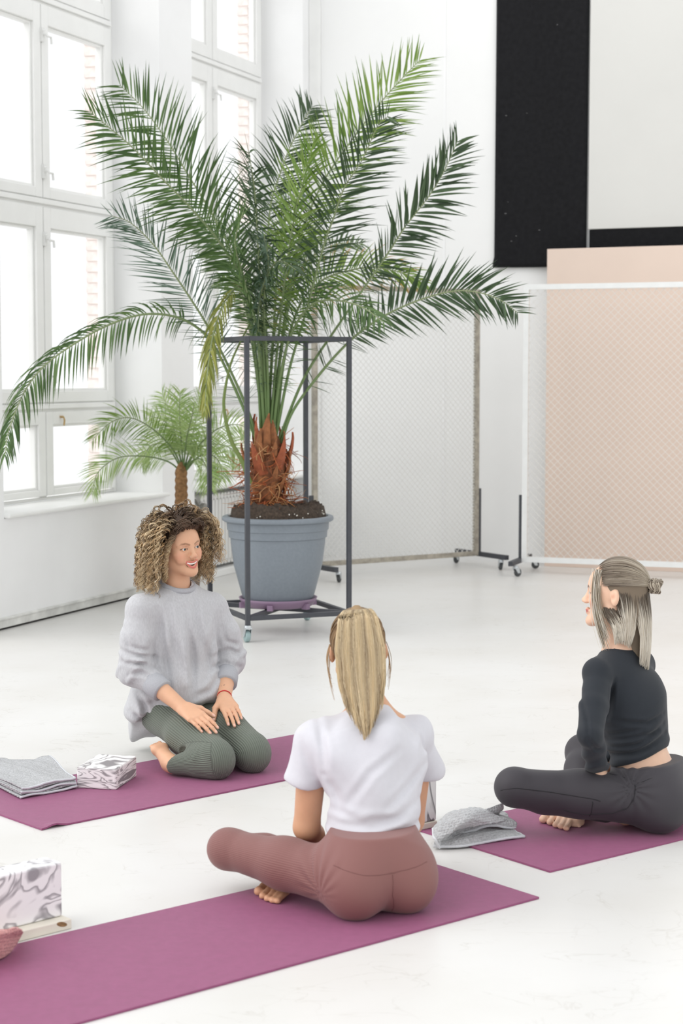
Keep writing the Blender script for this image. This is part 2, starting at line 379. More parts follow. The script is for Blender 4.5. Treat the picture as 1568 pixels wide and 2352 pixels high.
t = partition('mesh_partition', (1.405, 13.306), (3.10, 12.705), 2.20, M_white_fr, M_wire_w, 0.0027, 0.056, [(0.0, -0.30, 0.33, 0.60)], bar=0.04)
tag(t, 'white wire mesh partition on wheels in front of the pink board', 'partition', 'mesh partitions on wheels')

# ------------------------------------------------------------------ radiator under the second window
rd = empty('radiator', WP0, WROT); M_rad = mat('radiator_enamel', rgb(232, 231, 228), rough=0.35)
nf = 30; x = 2.80
b0 = MB().tube([(-0.02, 0.02, 0), (-0.02, 0.02, 0)], 0.001, 3)
fin = MB()
fin.tube([(0, 0.0, 0.12), (0, 0.0, 0.58)], 0.021, 10); fin.tube([(0, 0.09, 0.12), (0, 0.09, 0.58)], 0.021, 10)
fin.box(-0.006, 0.006, 0, 0.09, 0.13, 0.57); fin.tube([(0, -0.005, 0.60), (0, 0.095, 0.60)], 0.026, 10); fin.tube([(0, -0.005, 0.105), (0, 0.095, 0.105)], 0.026, 10)
fo = fin.build('radiator_section', M_rad, rd)
for k in range(nf):
    ob = fo if k == 0 else fo.copy()
    if k: COL.objects.link(ob); ob.parent = rd
    ob.location = (2.76 + k * 0.057, 0.03, 0)
MB().tube([(2.70, 0.075, 0.60), (4.46, 0.075, 0.60)], 0.017, 8).build('pipe', M_rad, rd)
MB().tube([(2.70, 0.075, 0.105), (4.46, 0.075, 0.105)], 0.017, 8).build('pipe', M_rad, rd)
MB().box(2.64, 4.55, -0.02, 0.155, 0.0, 0.055).build('plinth', M_frame, rd, bevel=0.006)
MB().tube([(2.70, 0.0, 0.545), (2.70, -0.03, 0.545)], 0.03, 12).tube([(2.70, 0.02, 0.55), (2.70, 0.06, 0.60)], 0.012, 8).build('valve', mat('valve', rgb(150, 148, 142), rough=0.4, metal=0.5), rd)
tag(rd, 'white ribbed radiator below the window behind the plant pot', 'radiator')

# ------------------------------------------------------------------ mats
M_mat = mat('purple_mat', rgb(146, 74, 114), rough=0.55, spec=0.4, noise=0.08, nscale=40, bump=0.35, bscale=500, sheen=0.12)
def yoga_mat(corner, u, v, length, width, label, lift=None):
    u, v = unit(u), unit(v); nu, nv = 90, 24; th = 0.006; V, F = [], []
    for side in (1, 0):
        for i in range(nu + 1):
            for j in range(nv + 1):
                a, b = i / nu * length, j / nv * width; z = 0.0005
                if lift:
                    la, lb, lr, lh = lift; z += lh * math.exp(-((a - la) ** 2 + (b - lb) ** 2) / lr ** 2)
                p = np.array([corner[0], corner[1], 0]) + np.append(u, 0)[:3] * a + np.append(v, 0)[:3] * b if len(u) == 2 else None
                V.append((p[0], p[1], z + th * side))
    n1 = (nu + 1) * (nv + 1)
    flip = (u[0] * v[1] - u[1] * v[0]) < 0
    for i in range(nu):
        for j in range(nv):
            a = i * (nv + 1) + j; q = (a, a + nv + 1, a + nv + 2, a + 1); F.append(q[::-1] if flip else q); q = (n1 + a, n1 + a + 1, n1 + a + nv + 2, n1 + a + nv + 1); F.append(q[::-1] if flip else q)
    edge = [i * (nv + 1) for i in range(nu + 1)] + [nu * (nv + 1) + j for j in range(1, nv + 1)] + [i * (nv + 1) + nv for i in range(nu - 1, -1, -1)] + [j for j in range(nv - 1, -1, -1)]
    for a, b in zip(edge[:-1], edge[1:]):
        q = (a, n1 + a, n1 + b, b); F.append(q if not flip else q[::-1])
    o = mesh_obj('yoga_mat', V, F, M_mat); tag(o, label, 'yoga mat', 'purple yoga mats'); return o
yoga_mat((0.574, 4.957), (-0.771, -0.637), (-0.637, 0.771), 1.83, 0.596, 'purple yoga mat under the woman in the white t-shirt')
yoga_mat((0.637, 5.223), (0.788, 0.616), (-0.616, 0.788), 1.83, 0.62, 'purple yoga mat under the woman in black')
yoga_mat((-1.002, 5.718), (0.743, 0.669), (-0.669, 0.743), 1.83, 0.60, 'purple yoga mat under the kneeling woman in grey', lift=(0.055, 0.0, 0.03, 0.010))
# ------------------------------------------------------------------ plant trolley
TF = np.array([-0.532, 9.812, 0.0]); TYAW = math.atan2(0.231, 0.575); TW, TD, TH = 0.62, 0.705, 1.735
tr = empty('plant_trolley', TF, TYAW); tag(tr, 'tall open black steel trolley on castors holding the palm pot', 'trolley')
b = 0.026
for x_, y_ in ((0, 0), (TW, 0), (0, TD), (TW, TD)):
    MB().box(x_ - b / 2, x_ + b / 2, y_ - b / 2, y_ + b / 2, 0.098, TH).build('post', M_black_metal, tr, bevel=0.002)
for z_ in (TH - b, 0.125):
    for q in ((b / 2, TW - b / 2, -b / 2, b / 2), (b / 2, TW - b / 2, TD - b / 2, TD + b / 2), (-b / 2, b / 2, b / 2, TD - b / 2), (TW - b / 2, TW + b / 2, b / 2, TD - b / 2)):
        MB().box(*q, z_, z_ + b).build('rail', M_black_metal, tr, bevel=0.002)
for a_, c_, z_ in (((0.013, 0.013), (TW - 0.013, TD - 0.013), 0.138), ((TW - 0.013, 0.013), (0.013, TD - 0.013), 0.1385)):
    MB().bar((*a_, z_), (*c_, z_), b, b).build('cross_brace', M_black_metal, tr)
for (x_, y_), yw in zip(((0, 0), (TW, 0), (0, TD), (TW, TD)), (1.9, 2.3, 0.4, 1.2)):
    p = Matrix.Rotation(TYAW, 3, 'Z') @ Vector((x_, y_, 0)); castor(tr, (TF[0] + p.x, TF[1] + p.y), 0.099, yw, wr=0.036, tyre=M_tyre2, wt=0.028)
pc = Matrix.Rotation(TYAW, 3, 'Z') @ Vector((TW / 2, TD / 2, 0)); PC = np.array([TF[0] + pc.x, TF[1] + pc.y, 0])
# saucer
sc_ = MB().lathe([(0, 0.153), (0.185, 0.153), (0.205, 0.160), (0.225, 0.188), (0.233, 0.206), (0.226, 0.206), (0.215, 0.186), (0.20, 0.172), (0, 0.170)], 64).build('saucer', mat('mauve_plastic', rgb(140, 116, 140), rough=0.45), None, smooth=True)
sc_.location = PC; tag(sc_, 'round mauve plastic saucer under the grey plant pot', 'saucer')
for k in range(6):
    a = k * math.pi / 3 + 0.35
    cl = MB().box(0.198, 0.236, -0.016, 0.016, 0.150, 0.182).build('clip_tab', MATS['mauve_plastic'], sc_); cl.rotation_euler = (0, 0, a)
# ------------------------------------------------------------------ strands / fronds helpers
def tubes(polys, radii, sides=4, cols=None):
    """many polylines with equal point count -> one quad mesh. polys (S,N,3), radii (S,N), cols (S,N,3)"""
    P = np.asarray(polys, float); S, N, _ = P.shape
    T = np.gradient(P, axis=1); T /= np.maximum(np.linalg.norm(T, axis=2, keepdims=True), 1e-9)
    ref = np.where(np.abs(T[..., 2:3]) < 0.8, np.array([0, 0, 1.0]), np.array([1.0, 0, 0]))
    U = np.cross(T, ref); U /= np.maximum(np.linalg.norm(U, axis=2, keepdims=True), 1e-9); Wv = np.cross(T, U)
    Rr = np.asarray(radii, float).reshape(S, N, 1)
    V = np.empty((S, N, sides, 3))
    for k in range(sides):
        a = 2 * math.pi * k / sides; V[:, :, k] = P + Rr * (U * math.cos(a) + Wv * math.sin(a))
    idx = np.arange(S * N * sides).reshape(S, N, sides); nxt = np.roll(idx, -1, axis=2)
    F = np.stack([idx[:, :-1], nxt[:, :-1], nxt[:, 1:], idx[:, 1:]], -1).reshape(-1, 4)
    C = None if cols is None else np.repeat(np.asarray(cols, float)[:, :, None, :], sides, axis=2).reshape(-1, 3)
    return V.reshape(-1, 3), F, C
def resample(P, n):
    """smooth curve through control points (Catmull-Rom), n points by arc length"""
    P = np.asarray(P, float); Q = np.vstack([2 * P[0] - P[1], P, 2 * P[-1] - P[-2]]); out = []
    for i in range(1, len(Q) - 2):
        t = np.linspace(0, 1, 24, endpoint=False)[:, None]; a, b_, c_, d_ = Q[i - 1], Q[i], Q[i + 1], Q[i + 2]
        out.append(0.5 * (2 * b_ + (c_ - a) * t + (2 * a - 5 * b_ + 4 * c_ - d_) * t ** 2 + (3 * b_ - a - 3 * c_ + d_) * t ** 3))
    out = np.vstack(out + [Q[-2:-1]]); s_ = np.concatenate([[0], np.cumsum(np.linalg.norm(np.diff(out, axis=0), axis=1))])
    u = np.linspace(0, s_[-1], n); return np.stack([np.interp(u, s_, out[:, k]) for k in range(3)], 1), s_[-1]
GREEN = {'dark': (rgb(50, 72, 44), rgb(84, 108, 72)), 'mid': (rgb(64, 94, 48), rgb(104, 132, 74)), 'light': (rgb(98, 132, 48), rgb(146, 172, 84)),
         'blue': (rgb(70, 94, 72), rgb(118, 142, 124)), 'yellow': (rgb(128, 140, 62), rgb(178, 178, 96)), 'pale': (rgb(142, 174, 94), rgb(196, 212, 152))}
M_leaf = mat('palm_leaf', (0.1, 0.2, 0.05), rough=0.42, spec=0.5, attr='Col')
_b = M_leaf.node_tree.nodes['Principled BSDF']; _b.inputs['Subsurface Weight'].default_value = 0.0
# leaves let some light through
_tn = M_leaf.node_tree.nodes.new('ShaderNodeBsdfTranslucent'); _ms = M_leaf.node_tree.nodes.new('ShaderNodeMixShader'); _ms.inputs[0].default_value = 0.28
_at = [x for x in M_leaf.node_tree.nodes if x.type == 'ATTRIBUTE'][0]
M_leaf.node_tree.links.new(_at.outputs['Color'], _tn.inputs[0]); M_leaf.node_tree.links.new(_b.outputs[0], _ms.inputs[1]); M_leaf.node_tree.links.new(_tn.outputs[0], _ms.inputs[2])
M_leaf.node_tree.links.new(_ms.outputs[0], M_leaf.node_tree.nodes['Material Output'].inputs[0])
M_stem = mat('palm_stem', (0.2, 0.3, 0.1), rough=0.5, attr='Col')
VIEW = np.array([0, -1.0, 0.09])
def frond(parent, ctrl, start, n, llen, tone, width=0.016, roll=0.0, droop=0.15, ang=(62, 30), stem_r=0.011, depth_jit=0.25, sides=(1, 1), lift=0.15, tipc=None, rs=None):
    n = int(n * 1.55); llen *= 1.2; width *= .84; stem_r *= .8
    rs = rs or random.Random(len(parent.children) * 13 + 5)
    P, Ltot = resample(ctrl, 70); T = np.gradient(P, axis=0); T /= np.linalg.norm(T, axis=1, keepdims=True)
    f = np.linspace(0, 1, 70)
    rad = stem_r * (1 - f) ** 0.8 + 0.0018
    basec = np.array(rgb(92, 120, 66)); tipcol = np.array(rgb(150, 158, 120))
    cols = (basec[None] * (1 - f[:, None]) + tipcol[None] * f[:, None])[None]
    V, F, C = tubes(P[None], rad[None], 6, cols)
    st = mesh_obj('frond', V, F, M_stem, parent, smooth=True, world=True, colors=C)
    A, B_ = np.array(GREEN[tone][0]), np.array(GREEN[tone][1])
    VV, FF, CC = [], [], []
    jobs = [(start + (1 - start) * (k + rs.uniform(-.25, .25)) / (n - 1), 0) for k in range(n)] + [(rs.uniform(max(.16, start - .2), start + .03), 1) for k in range(14)]
    for u, spine in jobs:
        u = min(max(u, 0.02), 1.0)
        i = u * 69; i0 = min(int(i), 68); p = P[i0] + (P[i0 + 1] - P[i0]) * (i - i0); t = T[i0]
        side0 = unit(np.cross(t, VIEW)); nrm = np.cross(side0, t)
        rr = roll + rs.uniform(-.15, .15)
        side = side0 * math.cos(rr) + nrm * math.sin(rr); nr = np.cross(side, t)
        w_ = max(0.0, (u - start) / (1 - start))
        prof = math.sin(math.pi * (0.16 + 0.70 * w_)) ** 0.8
        if w_ > .9: prof *= 0.9
        for sgn, on in ((1, sides[0]), (-1, sides[1])):
            if not on: continue
            if rs.random() < 0.04: continue
            a = R(ang[0] + (ang[1] - ang[0]) * w_ + rs.uniform(-9, 9)); ln = llen * prof * rs.uniform(0.82, 1.1)
            d_ = unit(t * math.cos(a) + side * sgn * math.sin(a) + nr * (lift + rs.uniform(-depth_jit, depth_jit)))
            q = p.copy(); pts = [q]; dd = d_.copy(); ns = 5
            for _ in range(ns):
                dd = unit(dd + np.array([0, 0, -droop * 0.35])); q = q + dd * ln / ns; pts.append(q)
            wv = unit(np.cross(d_, nr)); wv = wv * math.cos(rs.uniform(-.7, .7)) + nr * math.sin(rs.uniform(-.7, .7))
            prf = [0.35, 0.95, 1.0, 0.74, 0.38, 0.0]; wd = width * rs.uniform(0.8, 1.15) * (0.6 + 0.4 * prof) * (.38 if spine else 1)
            o_ = len(VV); mixc = rs.random(); c1 = A + (B_ - A) * mixc * 0.9
            for j, pt in enumerate(pts):
                hw = wd / 2 * prf[j]; fold = nr * hw * 0.45
                cc = c1 * (1.0 - 0.05 * j)
                if tipc is not None and j >= 4 and rs.random() < 0.7: cc = np.array(tipc)
                VV += [pt - wv * hw + fold, pt, pt + wv * hw + fold]; CC += [cc * 1.0, cc * 1.12, cc * 1.0]
            for j in range(ns):
                a0 = o_ + j * 3; FF += [(a0, a0 + 1, a0 + 4, a0 + 3), (a0 + 1, a0 + 2, a0 + 5, a0 + 4)]
    lo = mesh_obj('leaflets', VV, np.array(FF), M_leaf, st, smooth=True, world=True, colors=np.array(CC)); lo['kind'] = 'stuff'
    return st
def arc3(pts, y0, dy, pw=1.6):
    n = len(pts); return [at(px, py, y0 + dy * (i / (n - 1)) ** pw) for i, (px, py) in enumerate(pts)]

# ------------------------------------------------------------------ the big palm in its pot
palm = empty('potted_palm', (PC[0], PC[1], 0.172)); tag(palm, 'large date palm in grey plastic pot on the black trolley', 'potted palm')
M_pot = mat('grey_plastic_pot', rgb(126, 134, 142), rough=0.5, noise=0.07, nscale=60, bump=0.08, bscale=300)
pot = MB().lathe([(0, 0.172), (0.190, 0.172), (0.197, 0.178), (0.214, 0.22), (0.262, 0.40), (0.279, 0.53), (0.281, 0.56), (0.290, 0.565), (0.293, 0.60), (0.294, 0.605), (0.300, 0.61), (0.303, 0.655),
                  (0.318, 0.658), (0.327, 0.664), (0.330, 0.675), (0.327, 0.686), (0.318, 0.690), (0.298, 0.690), (0.290, 0.68), (0.286, 0.60), (0, 0.60)], 72, PC)
po = pot.build('pot', M_pot, palm, world=True); smooth_by_angle(po, 35)
# soil
V, F = [], []; nr_, na = 22, 72
for i in range(nr_ + 1):
    for k in range(na):
        r_ = 0.284 * i / nr_; a = 2 * math.pi * k / na
        x_, y_ = r_ * math.cos(a), r_ * math.sin(a)
        edge = 1 - max(0, (i / nr_ - 0.80) / 0.20) ** 2.2
        nz_ = 0.014 * math.sin(x_ * 47 + 1.3) * math.cos(y_ * 39) + 0.010 * math.sin(x_ * 93 + y_ * 71) + 0.006 * math.sin(x_ * 171 - y_ * 140 + 2) + 0.01 * math.sin(3 * a + 1) * (i / nr_)
        V.append((PC[0] + x_ * (1 + .02 * math.sin(7 * a)), PC[1] + y_ * (1 + .02 * math.sin(7 * a)), 0.672 + 0.078 * max(edge, 0) ** 0.5 + nz_ * (0.4 + edge * .6)))
F = [(i * na + k, (i + 1) * na + k, (i + 1) * na + (k + 1) % na, i * na + (k + 1) % na) for i in range(nr_) for k in range(na)]
mesh_obj('soil', V, F, mat('dark_soil', rgb(72, 60, 50), rough=0.95, noise=0.6, nscale=70, bump=1.0, bscale=120), palm, smooth=True, world=True)
pm = MB(); rs_ = random.Random(3)
M_perl = mat('perlite', rgb(215, 210, 200), rough=0.9)
PB = np.array([PC[0] - 0.055, PC[1] - 0.02, 0.0])      # trunk axis
Y0 = PB[1]
def blob(c, r, seed, squash=1.0):
    rr = random.Random(seed); mbb = bmesh.new(); bmesh.ops.create_icosphere(mbb, subdivisions=1, radius=r)
    V = [tuple(np.array(c) + np.array(v.co) * rr.uniform(.75, 1.2) * np.array([1, 1, squash])) for v in mbb.verts]; F = [tuple(v.index for v in f.verts) for f in mbb.faces]; mbb.free(); return V, F
for k in range(46):
    a = rs_.uniform(math.pi, 2 * math.pi); r_ = rs_.uniform(.25, .293); pm.add(*blob((PC[0] + r_ * math.cos(a), PC[1] + r_ * math.sin(a), 0.682 + rs_.uniform(0, .05)), rs_.uniform(.0025, .005), k))
po_ = pm.build('perlite_grains', M_perl, palm, world=True); po_['kind'] = 'stuff'
# trunk: stump with leaf-base scales
M_bark = mat('palm_bark', rgb(132, 84, 54), rough=0.85, noise=0.5, nscale=30, bump=0.8, bscale=90)
tk = MB(); prof = [(0.072, 0.70), (0.074, 0.78), (0.084, 0.84), (0.100, 0.92), (0.106, 0.98), (0.092, 1.06), (0.070, 1.13), (0.042, 1.20), (0.012, 1.25)]
tk.lathe(prof, 28, (PB[0], PB[1], 0)); tko = tk.build('trunk', M_bark, palm, smooth=True, world=True)
rs_ = random.Random(11)
M_scale = mat('leaf_base', rgb(150, 96, 58), rough=0.8, noise=0.45, nscale=40); M_scale2 = mat('leaf_base_red', rgb(158, 84, 52), rough=0.75, noise=0.35, nscale=40)
sc_mesh = None
for k in range(34):
    a = k * 2.399 + rs_.uniform(-.2, .2); z_ = 0.76 + 0.36 * (k / 33) ** 0.9; r_ = np.interp(z_, [p_[1] for p_ in prof], [p_[0] for p_ in prof])
    if sc_mesh is None:
        m_ = MB(); secs = []
        for j, (zz, hw, th, out) in enumerate([(0, .026, .016, 0), (.04, .024, .014, .010), (.08, .017, .010, .016), (.12, .009, .006, .016), (.145, .002, .002, .012)]):
            secs.append([(-hw, out, zz), (0, out + th, zz), (hw, out, zz), (0, out - .006, zz)])
        V = [v for s_ in secs for v in s_]; F = [(j * 4 + q, j * 4 + (q + 1) % 4, j * 4 + 4 + (q + 1) % 4, j * 4 + 4 + q) for j in range(4) for q in range(4)]
        so_ = m_.add(V, F).build('leaf_base', M_scale, palm); sc_mesh = so_.data
    else:
        so_ = bpy.data.objects.new('leaf_base', sc_mesh); COL.objects.link(so_); so_.parent = palm
    so_.location = (PB[0] - PC[0] + math.cos(a) * r_ * .93, PB[1] - PC[1] + math.sin(a) * r_ * .93, z_ - 0.172); so_.rotation_euler = (rs_.uniform(-.38, .10), rs_.uniform(-.25, .25), a - math.pi / 2); s_ = rs_.uniform(.85, 1.6); so_.scale = (s_, s_, s_)
    if k % 3 == 0:
        so_.material_slots[0].link = 'OBJECT'; so_.material_slots[0].material = M_scale2
# brown fibres
S_, N_ = 460, 12; polys = np.zeros((S_, N_, 3)); rad = np.zeros((S_, N_)); fc = np.zeros((S_, N_, 3))
fcols = [rgb(170, 92, 52), rgb(150, 84, 50), rgb(188, 124, 74), rgb(116, 70, 46), rgb(196, 150, 104)]
for k in range(S_):
    a = rng.uniform(0, 2 * math.pi); z_ = rng.uniform(0.80, 1.12) if k < 270 else rng.uniform(0.73, 0.80); r_ = np.interp(z_, [p_[1] for p_ in prof], [p_[0] for p_ in prof])
    p_ = np.array([PB[0] + math.cos(a) * r_, PB[1] + math.sin(a) * r_, z_]); out = np.array([math.cos(a), math.sin(a), rng.uniform(-.6, .5)])
    tng = np.array([-math.sin(a), math.cos(a), 0]) * rng.uniform(-1.6, 1.6); d_ = unit(out * rng.uniform(.25, 1.0) + tng); ln = rng.uniform(.07, .24) * (1.25 if k % 9 == 0 else 1); curl = rng.normal(0, .42, 3)
    for j in range(N_):
        polys[k, j] = p_; p_ = p_ + d_ * ln / N_; d_ = unit(d_ + curl * .55 + np.array([0, 0, -.10]) + rng.normal(0, .12, 3))
        if p_[2] < .735: p_[2] = .735 + rng.uniform(0, .02)
    rad[k] = np.linspace(1, .35, N_) * rng.uniform(.0016, .0046); fc[k] = fcols[rng.integers(0, 5)]
V, F, C = tubes(polys, rad, 4, fc)
fo_ = mesh_obj('trunk_fibres', V, F, mat('fibre', (.3, .15, .06), rough=0.9, attr='Col'), palm, smooth=True, world=True, colors=C); fo_['kind'] = 'stuff'
DEAD = rgb(176, 120, 70)
FR = [  # control points in the photograph (base -> tip), depth offset of the tip, start of leaflets, pairs, leaflet length, tone, extras
    ([(600, 1010), (592, 860), (572, 705), (545, 620), (498, 548), (440, 480), (372, 410), (300, 335), (208, 258)], -0.75, .38, 50, .30, 'mid', dict(roll=-.25)),
    ([(604, 1000), (592, 850), (565, 690), (525, 565), (480, 480), (432, 402), (385, 325), (330, 250), (276, 196)], 0.15, .40, 46, .30, 'mid', dict(roll=.2, ang=(66, 40))),
    ([(594, 1030), (572, 950), (520, 832), (476, 748), (440, 690), (400, 630), (352, 562), (300, 512), (258, 496)], -0.35, .34, 42, .24, 'blue', dict(roll=.35, width=.011, droop=.05)),
    ([(592, 1020), (545, 905), (492, 795), (452, 752), (400, 727), (330, 722), (250, 746), (170, 790), (100, 842), (55, 902), (20, 990), (12, 1045)], -0.9, .36, 46, .22, 'mid', dict(droop=.9, ang=(58, 30), tipc=None)),
    ([(604, 1000), (600, 820), (585, 690), (551, 655), (512, 700), (487, 780), (474, 880), (470, 945)], -0.5, .55, 26, .17, 'yellow', dict(droop=.9, ang=(40, 18))),
    ([(612, 990), (607, 850), (600, 700), (592, 560), (586, 450), (572, 352)], -0.65, .42, 46, .26, 'dark', dict(roll=1.0, droop=.35, depth_jit=.5)),
    ([(613, 990), (612, 830), (610, 690), (614, 560), (622, 468), (640, 408), (666, 338), (702, 268), (716, 246)], 0.55, .48, 44, .24, 'dark', dict(roll=-.15, droop=.25)),
    ([(625, 1000), (640, 850), (664, 690), (690, 545), (738, 425), (800, 332), (870, 240), (925, 178), (962, 140)], 0.35, .42, 46, .31, 'light', dict(roll=.1)),
    ([(634, 1000), (664, 850), (702, 718), (744, 562), (766, 500), (790, 432), (832, 366), (868, 288), (890, 268)], -0.35, .40, 42, .27, 'dark', dict(roll=-.15)),
    ([(640, 1010), (700, 865), (780, 742), (840, 655), (895, 575), (932, 518), (985, 450), (1022, 388), (1050, 325)], 0.1, .52, 36, .27, 'dark', dict(roll=-.75, width=.021, ang=(64, 34), depth_jit=.12)),
    ([(642, 1030), (672, 945), (740, 852), (810, 777), (880, 727), (960, 690), (1040, 669), (1100, 672), (1150, 690), (1188, 718)], -0.45, .42, 44, .23, 'dark', dict(roll=.05, droop=.1, width=.018)),
    ([(634, 1000), (652, 830), (686, 705), (738, 645), (800, 622), (855, 614), (920, 626), (972, 648)], 0.4, .36, 42, .20, 'light', dict(roll=.3, droop=.35, tipc=rgb(196, 150, 84))),
    ([(620, 1000), (634, 830), (652, 660), (672, 520), (700, 400), (722, 320)], -0.2, .44, 44, .27, 'light', dict(roll=.9, droop=.2)),
    ([(606, 1000), (588, 850), (566, 720), (536, 620), (505, 560), (462, 520)], 0.75, .42, 34, .22, 'mid', dict(roll=.6)),
    ([(616, 1000), (622, 850), (632, 700), (640, 590), (660, 480), (690, 430)], 0.85, .42, 38, .22, 'blue', dict(roll=-.5, droop=.3)),
    ([(608, 1010), (598, 860), (586, 740), (560, 640), (540, 560), (560, 480)], -0.85, .40, 36, .20, 'mid', dict(roll=1.3, droop=.5)),
    ([(626, 1000), (646, 850), (672, 760), (716, 700), (770, 690), (830, 705), (880, 740)], -0.7, .36, 30, .20, 'mid', dict(droop=.5, roll=.4)),
    ([(618, 990), (622, 860), (634, 740), (668, 650), (716, 590), (776, 560), (830, 560)], 0.9, .40, 34, .19, 'mid', dict(roll=.5, droop=.2)),
    ([(610, 990), (606, 860), (600, 760), (580, 690), (545, 650), (505, 640)], 0.7, .40, 30, .18, 'light', dict(roll=-.4, droop=.35)),
    ([(620, 985), (640, 840), (660, 690), (690, 590), (740, 500), (800, 470)], 0.8, .44, 32, .22, 'mid', dict(roll=.9, droop=.2)),
    ([(616, 985), (614, 840), (606, 720), (612, 640), (640, 600), (680, 620)], -0.8, .38, 34, .18, 'dark', dict(roll=.8, droop=.5)),
    ([(612, 985), (602, 850), (592, 760), (598, 680), (616, 610), (606, 540)], -0.6, .36, 36, .20, 'blue', dict(roll=1.4, droop=.4)),
]
for pts, dy, st_, n_, ll, tone, kw in FR: frond(palm, arc3(pts, Y0, dy), st_, n_, ll, tone, **kw)
# bare curving leaf stalk
Pp, _ = resample([at(575, 1110, Y0 - .1), at(556, 1060, Y0 - .12), at(530, 1010, Y0 - .14), at(515, 945, Y0 - .15), at(516, 900, Y0 - .15), at(530, 835, Y0 - .12), at(552, 785, Y0 - .1), at(575, 740, Y0 - .05)], 40)
V, F, C = tubes(Pp[None], (np.linspace(.016, .004, 40))[None], 6, np.tile(np.array(rgb(110, 128, 66)), (1, 40, 1)))
mesh_obj('leaf_stalk', V, F, M_stem, palm, smooth=True, world=True, colors=C)

# ------------------------------------------------------------------ small palm by the windows
SPY = 11.45; spb = at(418, 1388, SPY); spb = np.array([spb[0], SPY, 0])
sp = empty('potted_palm', spb); tag(sp, 'small young palm with thick brown trunk behind the curly haired woman', 'potted palm')
MB().lathe([(0, 0.0), (0.10, 0.0), (0.105, 0.01), (0.135, 0.30), (0.150, 0.305), (0.150, 0.33), (0.128, 0.33), (0.122, 0.27), (0, 0.27)], 40).build('pot', mat('clay_pot', rgb(120, 104, 92), rough=0.7), sp, smooth=False)
c0 = at(418, 1165, SPY); c1 = at(417, 1078, SPY)
tkp = MB(); ncp = 26
prf = []
for i in range(ncp + 1):
    z_ = 0.27 + (c1[2] - 0.27) * i / ncp; base_r = 0.046 - 0.010 * i / ncp; prf.append((base_r + 0.006 * (i % 2), z_))
tkp.lathe([(0, .27)] + prf + [(0.012, c1[2] + 0.05)], 20); tkp.build('trunk', mat('small_palm_bark', rgb(150, 112, 74), rough=0.9, noise=0.5, nscale=45, bump=1.0, bscale=80), sp)
cr = [(418, 1085)]
SF = [([(420, 1080), (395, 1030), (350, 985), (300, 960), (255, 970), (212, 1010)], -.35, 'light'), ([(418, 1085), (385, 1060), (330, 1048), (270, 1052), (225, 1085), (212, 1130)], -.2, 'pale'),
      ([(420, 1078), (405, 1010), (390, 950), (372, 905)], .3, 'pale'), ([(421, 1075), (415, 1000), (412, 940), (414, 900)], -.1, 'pale'), ([(423, 1078), (440, 1010), (452, 955), (470, 910)], .25, 'pale'),
      ([(424, 1080), (460, 1020), (500, 985), (545, 975), (575, 990)], -.3, 'pale'), ([(424, 1085), (455, 1050), (485, 1045), (505, 1065), (510, 1100)], -.3, 'pale'), ([(424, 1085), (440, 1060), (462, 1055), (478, 1085), (483, 1120)], -.4, 'pale'),
      ([(418, 1082), (395, 1040), (375, 1020), (345, 1025), (325, 1060)], .3, 'pale'), ([(422, 1080), (450, 1035), (490, 1020), (530, 1030), (552, 1060)], .35, 'pale'), ([(420, 1080), (400, 1000), (375, 965), (340, 955)], .4, 'pale'), ([(421, 1080), (428, 1010), (440, 960), (446, 925)], -.35, 'pale')]
for pts, dy, tone in SF: frond(sp, arc3(pts, SPY, dy), .22, 32, .17, tone, width=.009, droop=.35, stem_r=.006, ang=(60, 28))
# ------------------------------------------------------------------ yoga blocks
def marble(name, scale, dist, lo, hi, seed, stretch=(1, 1, 1)):
    m = bpy.data.materials.new(name); m.use_nodes = True; n, L = m.node_tree.nodes, m.node_tree.links; b = n['Principled BSDF']
    b.inputs['Roughness'].default_value = 0.6; b.inputs['Specular IOR Level'].default_value = 0.3
    tc = n.new('ShaderNodeTexCoord'); mp = n.new('ShaderNodeMapping'); mp.inputs['Location'].default_value = (seed, seed * 1.7, seed * .3); mp.inputs['Scale'].default_value = stretch
    L.new(tc.outputs['Object'], mp.inputs[0])
    n1 = n.new('ShaderNodeTexNoise'); n1.inputs['Scale'].default_value = scale; n1.inputs['Detail'].default_value = 2.5; n1.inputs['Distortion'].default_value = dist
    L.new(mp.outputs[0], n1.inputs['Vector'])
    r = n.new('ShaderNodeValToRGB'); e = r.color_ramp.elements
    e[0].position, e[0].color = 0.36, (*lo, 1); e[1].position, e[1].color = 0.40, (*hi, 1)
    for p, c_ in ((0.46, hi), (0.475, lo), (0.50, tuple(0.5 * (x + y) for x, y in zip(lo, hi))), (0.52, hi), (0.585, hi), (0.60, lo), (0.625, tuple(0.6 * x + .4 * y for x, y in zip(lo, hi))), (0.64, hi)):
        q = e.new(p); q.color = (*c_, 1)
    L.new(n1.outputs['Fac'], r.inputs[0]); L.new(r.outputs[0], b.inputs['Base Color']); return m
WHT, GRY = rgb(236, 234, 233), rgb(140, 136, 138)
def block(name, center, size, yaw, m, label, z0):
    o = MB().box(-size[0] / 2, size[0] / 2, -size[1] / 2, size[1] / 2, 0, size[2]).build(name, m, bevel=0.006)
    o.location = (center[0], center[1], z0); o.rotation_euler = (0, 0, yaw); tag(o, label, 'yoga block', 'marbled foam yoga blocks'); return o
MT = 0.0068
